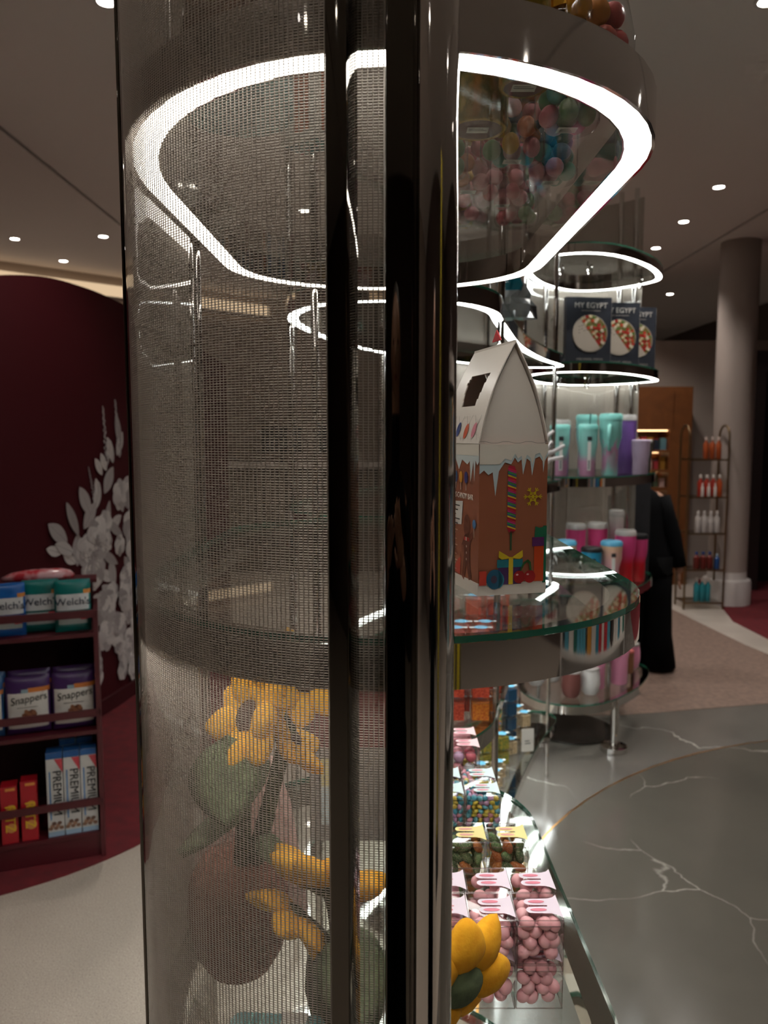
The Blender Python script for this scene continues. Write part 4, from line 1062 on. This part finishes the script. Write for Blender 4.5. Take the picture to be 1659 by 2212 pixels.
def rose2(r, k):
    b = MB(); rnd = random.Random(k); lay = 0
    for ring, (rr, np_) in enumerate(((1., 7), (.72, 6), (.45, 5), (.22, 3))):
        for q in range(np_):
            a = 2 * pi * q / np_ + ring * .4; cx, cy = rr * r * .55 * cos(a), rr * r * .55 * sin(a); e = rr * r * .5
            z = .0012 * (lay + 1) ; lay += .35
            pts = [(cx + e * cos(2 * pi * i / 12) * (1 + rnd.uniform(-.08, .08)), cy + e * sin(2 * pi * i / 12) * .9) for i in range(12)]
            b.add([(x, y, z) for x, y in pts] + [(x, y, z - .003 if z > .003 else 0) for x, y in pts], [tuple(range(12))] + [(i, 12 + i, 12 + (i + 1) % 12, (i + 1) % 12) for i in range(12)], (ring + q) % 3)
    return b.mesh('mural_rose', [flat(FLC[(k + i) % 4], .8) for i in range(3)])
LV = [leaf2(.15, .032, 0), leaf2(.17, .040, 1), leaf2(.11, .026, 2), leaf2(.20, .030, 3)]
RS = [rose2(.085, 0), rose2(.10, 1), rose2(.07, 2)]
spk = MB()
for i in range(26):
    z = .012 * i; a = i * 2.4; r_ = .020 * (1 - i / 30)
    spk.ell((r_ * sin(a), z, .004), (.009 * (1 - i / 40), .011, .003), None, i % 2, 8, 5)
SPK = spk.mesh('mural_spike', [flat(FLC[1], .8), flat(FLC[3], .8)])
def on_wall(name, me, s, z, ang, off=.001, sc=1.):
    p, t, n = wall_frame(s); o = put(name, me, part)
    X = Vector((t.x, t.y, 0)); Z = Vector((n.x, n.y, 0)); Y = Z.cross(X)
    M = Matrix((X, Y, Z)).transposed().to_4x4(); M.translation = Vector((p.x - oP[0], p.y - oP[1], z)) + Z * off
    o.matrix_local = M @ Matrix.Rotation(ang, 4, 'Z') @ Matrix.Scale(sc, 4)
    return o
prof = [(.30, .50), (.37, .80), (.43, .98), (.48, 1.10), (.53, 1.22), (.57, 1.32), (.62, 1.38), (.70, 1.42), (.78, 1.25), (.90, .8)]
def bh(s):
    for a, b in zip(prof[:-1], prof[1:]):
        if a[0] <= s <= b[0]: return a[1] + (b[1] - a[1]) * (s - a[0]) / (b[0] - a[0])
    return 0
rnd = random.Random(11)
for k in range(74):                                              # ground of leaves
    s = rnd.uniform(.36, .80); z = rnd.uniform(.14, max(.2, bh(s) - .12))
    on_wall('mural_leaf', LV[k % 4], s, z, rnd.uniform(-1.3, 1.3), .001 + .0004 * (k % 8))
for k in range(95):
    s = rnd.uniform(.37, .80); z = rnd.uniform(.16, max(.2, bh(s) - .10))
    on_wall('mural_rose', RS[k % 3], s, z, rnd.random() * 6, .005 + .0006 * (k % 12), rnd.uniform(.8, 1.25))
for s, z, a, k in ((.425, .98, .9, 1), (.44, .92, 1.15, 0), (.455, 1.0, .45, 3), (.47, 1.03, -.7, 1), (.49, 1.10, .5, 1), (.505, 1.12, -.3, 0), (.52, 1.18, .3, 2), (.535, 1.20, -.6, 1), (.53, 1.30, .6, 2), (.545, 1.32, .5, 2), (.55, 1.38, -.4, 2), (.57, 1.36, .35, 0), (.585, 1.40, -.5, 0), (.60, 1.44, .2, 3), (.41, .93, 1.25, 2)):
    on_wall('mural_leaf', LV[k], s, z, a, .010)
for s, z, a in ((.548, 1.36, .08), (.595, 1.40, .1), (.505, 1.17, .25)): on_wall('mural_spike', SPK, s, z, a, .008, 1.0 if s != .505 else .6)

# ------------------------------------------------------------------ snack rack in front of the partition
RK = mat('rack_oxblood', '4a1018', .45)
rk = thing('snack_rack', 'dark red three-tier snack rack standing on the red platform', 'rack', (-1.0, 2.65, .004), R(20.2))
WR, DR = .66, .30
MB().box((-.0075, DR / 2, .44), (.015, DR, .88)).build('side_panel', RK, rk); MB().box((-WR + .0075, DR / 2, .44), (.015, DR, .88)).build('side_panel', RK, rk)
MB().box((-WR / 2, DR - .006, .48), (WR - .03, .012, .96)).build('back_panel', mat('rack_back', '33090f', .5), rk)
for z in (.085, .46, .81): MB().box((-WR / 2, DR / 2 - .004, z), (WR - .03, DR - .016, .014)).build('shelf', RK, rk)
MB().box((-WR / 2, DR - .05, .967), (WR, .10, .014)).build('shelf', RK, rk)
for z in (.205, .53, .885):
    MB().box((-WR / 2, .004, z), (WR, .008, .026)).build('rail', RK, rk)
MB().box((-WR / 2, .02, .04), (WR - .03, .02, .076)).build('plinth', RK, rk)
def on_rack(x, y, z):
    a = R(20.2); return (-1.0 + x * cos(a) - y * sin(a), 2.65 + x * sin(a) + y * cos(a), .004 + z)
def pillow(name, w, h, d, fn, mats, parent, lean=0., n=20, m=26):
    b = MB()
    for side in (-1, 1):
        vs = []
        for j in range(m + 1):
            for i in range(n + 1):
                u, v = i / n, j / m
                e = (max(0., 1 - abs(2 * u - 1) ** 3.0) * max(0., 1 - abs(2 * v - 1) ** 4.0)) ** .6
                vs.append(((u - .5) * w, side * d / 2 * e + lean * v * h, v * h))
        fs = []; 
        for j in range(m):
            for i in range(n):
                q = (j * (n + 1) + i, j * (n + 1) + i + 1, (j + 1) * (n + 1) + i + 1, (j + 1) * (n + 1) + i)
                fs.append(q if side < 0 else q[::-1])
        k = len(b.f); b.add(vs, fs)
        for f in range(len(fs)):
            j, i = divmod(f, n); b.m[k + f] = fn((i + .5) / n, (j + .5) / m) if side < 0 else 0
    return b.build(name, mats, parent, 'all')
def gummy_bag(x, base, dark, label, i):
    t = thing('snack_bag', label, 'snack bag', on_rack(x, .050 + .036 * i, .8175), R(20.2 + 3))
    def fn(u, v):
        if .44 < v < .72 and .06 < u < .94: return 1
        if .40 < v <= .44: return 2
        if .16 < v <= .40 and .08 < u < .9: return 3 if u < .68 or v < .22 else 4
        if v > .72 and v < .8 and u > .78: return 5
        return 0
    pillow('wrapper', .118, .185, .034, fn, [mat('film_' + base, base, .28), flat('c9c9c9', .3), mat('film_' + dark, dark, .3), flat('a9b5b3', .35), flat('b3303a', .35), flat('c9803a', .35)], t, -.02 if False else 0.)
    text("Welch's", .036, flat('1c2440', .4), t, (0, -.0182, .108), (1, 0, 0), (0, 0, 1), ext=.0004)
    if '1458' in base: text("Fruit Snacks", .012, flat('3a3f4a', .4), t, (-.008, -.0180, .054), (1, 0, 0), (0, 0, 1), ext=.0004)
    MB().box((0, 0, .181), (.117, .0022, .007)).build('seal', mat('film_' + base, base, .28), t)
gummy_bag(-.080, '0c6a66', '0a4f4c', 'teal fruit snack bag at the right end of the rack top', 0)
gummy_bag(-.185, '0c6a66', '0a4f4c', 'teal fruit snack bag second from the right on the rack top', 1)
gummy_bag(-.290, '1458a0', '0f3f78', 'blue fruit snack bag left of the teal ones', 0)
gummy_bag(-.395, '1458a0', '0f3f78', 'blue fruit snack bag cut by the left picture edge', 1)
def pouch(x, y, label, top, i):
    t = thing('snack_pouch', label, 'snack pouch', on_rack(x, y, .4675), R(20.2 + 2))
    def fn(u, v):
        if v > .86: return 0
        if v > .72: return 2 if (u > .45 + .6 * (v - .72)) and v < .82 else 0
        if v < .10: return 0
        return 1 if .06 < u < .96 else 0
    pillow('wrapper', .142, .205, .045, fn, [mat('pouch_' + top, top, .35), flat('c8c2bb', .4), flat('b86a2c', .4)], t)
    text('Snappers', .038, flat('16140f', .4), t, (.002, -.0238, .128), (1, 0, .12), (-.12, 0, 1), ext=.0004, shear=.2, sx=.85)
    D = Decal((0, -.0236, 0), (1, 0, 0), (0, 0, 1), .0004)
    for q in range(9): D.disc(-.012 + .008 * (q % 5) + .006 * (q // 5), .072 + .008 * (q // 5) + .003 * (q % 2), .009, .007, ('7a4a34', '6a3d2a', '8a5a3e')[q % 3], 1 + q % 3, 12, rot=q)
    D.rect(-.035, .098, .03, .100, '6a635c', 1).rect(-.02, .150, .002, .163, '7f96a0', 1)
    D.build(t)
pouch(-.088, .055, 'white and purple chocolate snack pouch at the right end of the middle tier', '3c1f52', 0)
pouch(-.236, .055, 'white and purple chocolate snack pouch left of the end one', '3c1f52', 1)
pouch(-.384, .055, 'white and blue chocolate snack pouch at the left picture edge', '1d4a78', 2)
pouch(-.088, .135, 'purple pouch standing behind the right end pouch', '3c1f52', 0)
pouch(-.236, .135, 'purple pouch standing behind the second pouch', '3c1f52', 1)
pouch(-.384, .135, 'blue pouch standing behind the left pouch', '1d4a78', 1)
def carton(x, y, w, h, label, kind):
    t = thing('cracker_box', label, 'cracker box', on_rack(x, y, .0925), R(20.2))
    d = .055
    body = {'white': 'bdbab6', 'red': 'a01420', 'yellow': 'b8900f'}[kind]
    MB().box((0, d / 2, h / 2), (w, d, h)).build('carton', flat(body, .4), t)
    D = Decal((-w / 2, 0, 0), (1, 0, 0), (0, 0, 1), .0006)
    if kind == 'white':
        D.rect(0, h - .022, w, h, '1d4f86', 1).rect(w * .15, h * .2, w * .24, h * .78, '4a78a8', 1).poly([(w * .5, h - .024), (w, h - .024), (w, h - .075)], 'b8404a', 1)
        for q in range(7): D.disc(w * (.15 + .11 * q), h * (.10 + .03 * (q % 3)), .008, .007, ('7a5a48', '94705a', '5f4438')[q % 3], 2 + q % 3, 8)
        D.rect(0, 0, w, h * .06, '8aa0b5', 2)
        text('PREMIUM', .040, flat('14161c', .4), t, (w * .12, -.003, h * .52), (0, 0, -1), (1, 0, 0), ext=.0004)
        Decal((-w / 2, 0, h), (1, 0, 0), (0, 1, 0), .0005).rect(0, 0, w, d, '1d4f86', 1).build(t)
    elif kind == 'red':
        D.disc(w * .62, h * .60, .016, .016, 'c98a4a', 1).disc(w * .60, h * .27, .017, .017, 'c98a4a', 1).rect(w * .3, h - .016, w * .9, h - .006, 'c9803a', 1)
        text('RITZ', .046, flat('d8b21e', .4), t, (w * .02, -.003, h * .44), (0, 0, -1), (1, 0, 0), ext=.0004)
    else:
        D.rect(0, h - .018, w, h, 'c9a416', 1).disc(w * .4, h * .2, .016, .012, '8a4a1c', 1).rect(w * .1, h * .34, w * .2, h * .62, '2a5a78', 1)
    D.build(t)
for x, lab in ((-.048, 'right-hand'), (-.104, 'middle'), (-.160, 'left-hand')):
    carton(x, .018, .053, .305, 'white and blue cracker box on the bottom tier, %s of the front three' % lab, 'white')
for x, lab in ((-.060, 'right'), (-.118, 'left')):
    carton(x, .085, .053, .325, 'white and blue cracker box behind the front three, %s one' % lab, 'white')
carton(-.245, .018, .052, .215, 'red round-cracker box, the right one of two', 'red')
carton(-.308, .018, .052, .205, 'red round-cracker box, the left one of two', 'red')
carton(-.378, .018, .055, .200, 'yellow cracker box at the left picture edge', 'yellow')
carton(-.392, .085, .055, .225, 'yellow cracker box behind the front yellow one', 'yellow')
pp = thing('candy_pouch', 'flat shiny pink plastic pouch lying on top of the snack rack', 'pouch', on_rack(-.20, .25, .976), R(20.2))
MB().loft([((0, 0, 0), .12, .035), ((0, 0, .012), .125, .04), ((.01, 0, .028), .10, .03), ((.02, 0, .036), .06, .015)], 24).build('wrapper', noise_mat('pink_film', [(.4, 'b3303a'), (.6, 'd0a0a4')], 20, .2), pp, 'all')

# ------------------------------------------------------------------ right background
WOOD = noise_mat('warm_wood', [(.3, '6a3d1c'), (.7, '7d4a22')], 3, .5, 4., 2.)
cb = thing('wood_cabinet', 'warm brown wood cabinet with open shelves of boxed goods by the back wall', 'cabinet', (2.8, 7.8, 0.004))
MB().box((0, .30, 1.0), (.60, .03, 2.0)).build('back_panel', WOOD, cb)
MB().box((-.285, .14, 1.0), (.03, .30, 2.0)).build('side_panel', WOOD, cb)
MB().box((.08, .14, .79), (.03, .30, 1.58)).build('divider', WOOD, cb); MB().box((.19, .14, 1.0), (.19, .30, 2.0)).build('door', WOOD, cb)
MB().box((-.10, .14, 1.79), (.40, .30, .42)).build('door', WOOD, cb)
for z in (.06, .45, .72, .98, 1.16, 1.36): MB().box((-.10, .14, z), (.34, .29, .025)).build('shelf', WOOD, cb)
MB().box((-.10, .02, 1.565), (.30, .02, .012)).build('shelf_light', emis('cabinet_lamp', (1, .62, .3, 1), 4.), cb)
for z in (1.34, 1.14, .96): MB().box((-.10, .26, z), (.30, .01, .01)).build('shelf_light', emis('cabinet_lamp', (1, .62, .3, 1), 4.), cb)
rnd = random.Random(5)
gc = [('d9b8ae', 'pale pink'), ('2b3a52', 'navy'), ('3a4a5c', 'slate'), ('c94a52', 'red'), ('6aa0b8', 'sky blue'), ('5a6a52', 'olive'), ('b98a3a', 'ochre'), ('d0c8c0', 'cream')]
for si, z in enumerate((1.3770, 1.1770, .9970, .7370, .4670)):
    for k in range(5):
        c, cn_ = gc[(k * 3 + si * 2) % 8]; w = rnd.uniform(.045, .058); h = rnd.uniform(.08, .13)
        t = thing('goods_box', '%s small boxed item, %s on the %s cabinet shelf' % (cn_, ('leftmost', 'second', 'middle', 'fourth', 'rightmost')[k], ('top', 'second', 'third', 'fourth', 'lowest')[si]), 'box', (2.8 - .235 + k * .067, 7.8 + .10, z), 0, 'boxed goods in the cabinet')
        MB().box((0, 0, h / 2), (w, .06, h)).build('carton', flat(c), t)
        MB().box((0, 0, h + .004), (w * .7, .04, .008)).build('cap', flat(gc[(k + si) % 8][0]), t)
# bronze shelf rack with bottles
BRZ = mat('bronze', '7a6448', .35, .9)
bkx, bky = 2.79, 6.75
br2 = thing('bottle_rack', 'slim bronze rack of bottles standing before the round column', 'rack', (bkx, bky, 0.004))
for sx in (-.17, .17):
    MB().tube([(sx, -.10, 0), (sx, -.10, 1.50)] + [(sx, -.10 * cos(pi * k / 8), 1.50 + .10 * sin(pi * k / 8)) for k in range(1, 8)] + [(sx, .10, 1.50), (sx, .10, 0)], .009, 8).build('side_frame', BRZ, br2, 'all')
for z in (.06, .35, .67, .985, 1.31):
    MB().box((0, 0, z - .004), (.33, .21, .008)).build('glass_shelf', glass('smoked_shelf', (.8, .78, .74, 1), .06), br2)
    MB().box((0, -.107, z - .005), (.35, .006, .014)).build('shelf_edge', BRZ, br2); MB().box((0, .107, z - .005), (.35, .006, .014)).build('shelf_edge', BRZ, br2)
def bottle(x, y, z, h, r, c, capc, label, group='bottles on the bronze rack'):
    t = thing('bottle', label, 'bottle', (x, y, z), 0, group)
    MB().lathe([(r * .9, 0), (r, .004), (r, h * .68), (r * .45, h * .78), (r * .4, h * .84)], n=16).build('body', flat(c, .3), t, True)
    MB().lathe([(r * .5, h * .84), (r * .5, h * .98), (r * .4, h)], n=14).build('cap', flat(capc, .3), t, True)
nth = ('leftmost', 'second', 'third', 'fourth')
for k in range(3): bottle(bkx + .0 + k * .055, bky - .03, 1.3145, .19, .023, '9a4620', 'b9a49a', 'orange bottle, %s of three on the top bronze shelf' % nth[k])
for k in range(4): bottle(bkx - .045 + k * .055, bky - .05, .9895, .19, .024, 'a5301f' if k < 3 else 'b0481c', 'c9c0ba', '%s red bottle on the second bronze shelf' % nth[k])
for k in range(3): bottle(bkx - .04 + k * .055, bky - .086, .9895, .12, .013, 'c9bfb8', 'c9c0ba', 'slim white bottle before the red ones, %s' % nth[k])
for k in range(4): bottle(bkx - .05 + k * .055, bky - .04, .6745, .19, .025, 'b8b1ae', 'c9c3c0', '%s white bottle on the middle bronze shelf' % nth[k])
for k in range(3): bottle(bkx - .05 + k * .058, bky - .04, .3545, .15, .026, '6a2420', '1f3f7c', '%s dark red jar with blue cap on the fourth bronze shelf' % nth[k])
bottle(bkx + .13, bky - .04, .3545, .13, .022, '1d4a86', '8aa0b5', 'blue bottle at the end of the fourth bronze shelf')
for k in range(3): bottle(bkx - .04 + k * .05, bky - .04, .0645, .21, .024, '2a7f8a', 'c0b5b0', '%s teal bottle on the lowest bronze shelf' % nth[k])

# charcoal cloth hanging below the far shelf end
ch = thing('hanging_cloth', 'straight charcoal cloth hanging beside the far stand in front of the person', 'cloth', (1.465, 4.44, 0.004))
MB().lathe([(.05, 0), (.05, .012), (.012, .016), (.010, 1.30)], n=18).build('stand', mat('black_steel', '1c1b1c', .4, .6), ch, True)
MB().rbox((.0, -.02, .98), (.125, .012, .60), .005).build('cloth', noise_mat('charcoal_cloth', [(.3, '1b1a1d'), (.7, '252428')], 20, .9), ch, True)
MB().box((0, -.01, 1.29), (.13, .02, .012)).build('bar', mat('black_steel', '1c1b1c', .4, .6), ch)

# ------------------------------------------------------------------ people
SKIN = mat('skin', 'a87e68', .5); BLACKC = mat('black_cloth', '0a0a0c', .9, spec=.1); BLACKT = mat('black_trousers', '060607', .9, spec=.1)
def skin_body(parent, verts, edges, rad, m, name='body'):
    me = bpy.data.meshes.new(name); me.from_pydata(verts, edges, []); me.materials.append(m)
    o = put(name, me, parent)
    md = o.modifiers.new('skin', 'SKIN'); sb = o.modifiers.new('sub', 'SUBSURF'); sb.levels = 2; sb.render_levels = 2
    sv = me.skin_vertices
    if not sv: 
        bm = bmesh.new(); bm.from_mesh(me); bm.verts.layers.skin.verify(); bm.to_mesh(me); bm.free(); sv = me.skin_vertices
    for i, r in enumerate(rad):
        sv[0].data[i].radius = (r, r) if not isinstance(r, tuple) else r
        sv[0].data[i].use_root = (i == 0)
    return o
def person(loc, rz, sc, label, lean=(0, 0), arm_up=False):
    t = thing('person', label, 'person', loc, rz); t.scale = (sc,) * 3
    lx, ly = lean
    def sh(p):
        k = max(0., (p[2] - .90) / .75); return (p[0] + lx * k, p[1] + ly * k, p[2])
    V = [(0, 0, .95), (0, 0, 1.10), (0, 0, 1.28), (0, 0, 1.40), (0, -.01, 1.48), (0, -.02, 1.56), (0, -.02, 1.67),          # 0-6 pelvis..head
         (.09, 0, .92), (.10, .0, .50), (.105, .02, .09), (.105, -.11, .035),                                                    # 7-10 leg
         (-.09, 0, .92), (-.10, .0, .50), (-.105, .02, .09), (-.105, -.11, .035),
         (.17, 0, 1.38), (.225, .01, 1.10), (.245, -.03, .86), (.245, -.045, .79),                                              # 15-18 arm
         (-.17, 0, 1.38), (-.225, .01, 1.10), (-.245, -.03, .86), (-.245, -.045, .79)]
    if arm_up:
        V[16] = (.25, -.02, 1.12); V[17] = (.13, -.26, 1.27); V[18] = (.085, -.31, 1.33)
        V[20] = (-.25, -.02, 1.12); V[21] = (-.13, -.26, 1.27); V[22] = (-.085, -.31, 1.33)
    E_ = [(0, 1), (1, 2), (2, 3), (3, 4), (4, 5), (5, 6), (0, 7), (7, 8), (8, 9), (9, 10), (0, 11), (11, 12), (12, 13), (13, 14), (3, 15), (15, 16), (16, 17), (17, 18), (3, 19), (19, 20), (20, 21), (21, 22)]
    rad = [(.13, .10), (.12, .09), (.13, .09), (.09, .065), .048, .065, .085, .085, .058, .04, .035, .085, .058, .04, .035, .048, .043, .033, .032, .048, .043, .033, .032]
    skin_body(t, [sh(v) for v in V], E_, rad, SKIN)
    for s in (1, -1):                                            # hands: five separate fingers
        w = Vector(sh(V[18 if s > 0 else 22])); fo = Vector(sh(V[17 if s > 0 else 21])); d = (w - fo).normalized()
        side = Vector((0, -1, 0)) if abs(d.z) > .7 else Vector((1, 0, 0))
        side = (side - d * side.dot(d)).normalized(); nrm = d.cross(side)
        hb = MB(); hb.ell(w + d * .03, (.040, .016, .045), Matrix((side, nrm, d)).transposed(), 0, 14, 10)
        for f, (q, L) in enumerate(((-.027, .060), (-.009, .072), (.009, .070), (.026, .055))):
            p0 = w + d * .062 + side * q; hb.tube([p0, p0 + d * L * .45 - nrm * .003 * s, p0 + d * L * .8 - nrm * .012 * s, p0 + d * L - nrm * .02 * s], [.0088, .0085, .0078, .006], 8)
        p0 = w + d * .012 + side * .034; hb.tube([p0, p0 + d * .02 + side * .02, p0 + d * .05 + side * .025], [.011, .0095, .007], 8)
        hb.build('hand', SKIN, t, 'all')
    # head shape: nose, eyes, mouth, ears, hair
    hc = Vector(sh(V[6])) + Vector((0, 0, .03))
    fb = MB(); fb.ell(hc + Vector((0, -.004, 0)), (.078, .096, .115), None, 0, 20, 14)
    fb.ell(hc + Vector((0, -.10, -.018)), (.013, .018, .022), None, 0, 10, 8)
    for s in (1, -1): fb.ell(hc + Vector((.079 * s, .005, -.012)), (.008, .018, .028), None, 0, 10, 8)
    fb.build('head', SKIN, t, 'all')
    eb = MB()
    for s in (1, -1): eb.ell(hc + Vector((.031 * s, -.088, .006)), (.012, .006, .007), None, 0, 10, 6)
    eb.build('eyes', mat('eye_dark', '2a1d18', .2), t, 'all')
    MB().ell(hc + Vector((0, -.088, -.058)), (.024, .008, .006), None, 0, 10, 6).build('mouth', mat('lips', '8a4a44', .5), t, 'all')
    MB().ell(hc + Vector((0, .022, .022)), (.090, .100, .112), None, 0, 20, 14).ell(hc + Vector((0, .07, -.05)), (.075, .045, .12), None, 0, 16, 10).build('hair', mat('dark_hair', '14100e', .6), t, 'all')
    # jacket and wide trousers
    rings = [((0, 0, .78), .205, .15), ((0, 0, .95), .185, .135), ((0, 0, 1.12), .170, .125), ((0, 0, 1.28), .195, .13), ((0, 0, 1.38), .205, .115), ((0, 0, 1.43), .15, .09), ((0, 0, 1.475), .070, .068), ((0, -.01, 1.54), .068, .068), ((0, -.015, 1.575), .066, .068)]
    MB().loft([(sh(c), a, b_) for c, a, b_ in rings], 26).build('jacket', BLACKC, t, 'all')
    for s in (15, 19):
        p = [Vector(sh(V[s + k])) for k in range(3)]
        MB().tube([p[0] + Vector((0, 0, .01)), p[0].lerp(p[1], .5), p[1], p[1].lerp(p[2], .6), p[2].lerp(Vector(sh(V[s + 3])), .2)], [.072, .066, .060, .056, .058], 14).build('sleeve', BLACKC, t, 'all')
    for s in (1, -1):
        MB().loft([((.095 * s, 0, .93), .105, .12), ((.10 * s, 0, .60), .10, .11), ((.105 * s, .0, .30), .105, .12), ((.115 * s, -.01, .03), .135, .15)], 20).build('trouser_leg', BLACKT, t, 'all')
        MB().ell((.105 * s, -.10, .032), (.042, .11, .032), None, 0, 14, 10).build('shoe', mat('dark_shoe', '2a2826', .4), t, 'all')
    return t
person((1.69, 4.92, .004), R(160), .80, 'person in loose black jacket and wide black trousers bending over beside the far stand', (.12, -.14))
person((-.03, -.33, 0.0), R(180), .98, 'person in black with raised hands, seen only reflected in the dark mirror strip', (0, 0), True)

# ------------------------------------------------------------------ behind the mesh, and behind the camera
ctr = thing('service_counter', 'long pale-topped counter with a slatted dark front seen through the mesh', 'counter', (-.75, 8.6, 0))
MB().box((0, .2, .58), (2.0, .40, 1.16)).build('carcass', mat('counter_dark', '4c443d', .6), ctr)
MB().box((0, .17, 1.19), (2.1, .52, .05)).build('worktop', mat('counter_top', 'a8a09a', .4), ctr)
slat = MB().box((0, 0, .58), (.05, .03, 1.12)).mesh('slat', mat('counter_slat', '6a5f54', .55))
for k in range(24): put('slat', slat, ctr, (-.96 + k * .083, -.016, 0))
for x, lab in ((-1.15, 'left'), (-.55, 'right')):
    mo = thing('monitor', 'dark flat monitor on the back counter, %s one' % lab, 'monitor', (x, 8.75, 1.2155))
    MB().lathe([(.09, 0), (.09, .01), (.015, .014), (.015, .12)], n=18).build('foot', mat('black_plastic', '1b1a1a', .5), mo, True)
    MB().rbox((0, 0, .26), (.46, .03, .30), .006).build('screen', mat('black_plastic', '1b1a1a', .5), mo)
yb = thing('banner_stand', 'tall yellow striped banner stand reflected in the chrome rims', 'banner', (.95, -1.2, 0), R(180))
MB().box((0, 0, 1.25), (.34, .02, 2.3)).build('banner', flat('4c443a'), yb)
for k in range(4): MB().box((-.12 + k * .08, -.012, 1.25), (.04, .006, 2.28)).build('stripe', flat('c9b41e'), yb)
MB().box((0, 0, .05), (.4, .3, .1)).build('foot', mat('black_plastic', '1b1a1a', .5), yb)

gd = thing('gondola_shelf', 'white gondola shelf of colourful cartons reflected as streaks in the chrome rim', 'shelf unit', (3.0, 1.2, .004), R(-90))
MB().box((0, .2, .95), (2.4, .04, 1.9)).build('back_panel', mat('gondola_white', 'c9c2bb', .5), gd)
for z in (.12, .55, .95, 1.35, 1.75): MB().box((0, 0, z), (2.4, .38, .03)).build('shelf', mat('gondola_white', 'c9c2bb', .5), gd)
for sx in (-1.21, 1.21): MB().box((sx, .02, .95), (.03, .42, 1.9)).build('side_panel', mat('gondola_white', 'c9c2bb', .5), gd)
rnd = random.Random(21); pal = ['1f7f96', 'd8d2ca', '2b5f9c', 'c9c2bb', '1c6a5c', 'b5202c', '3a2a24', 'd8d2ca', '4f9ab0', 'c98a2a']
for z in (.566, .966, 1.366):
    x = -1.16
    while x < 1.1:
        w = rnd.uniform(.07, .16); h = rnd.uniform(.2, .33)
        MB().box((x + w / 2, -.06, z + h / 2), (w - .008, .2, h)).build('carton', flat(rnd.choice(pal)), gd); x += w + rnd.choice([0, 0, .05])
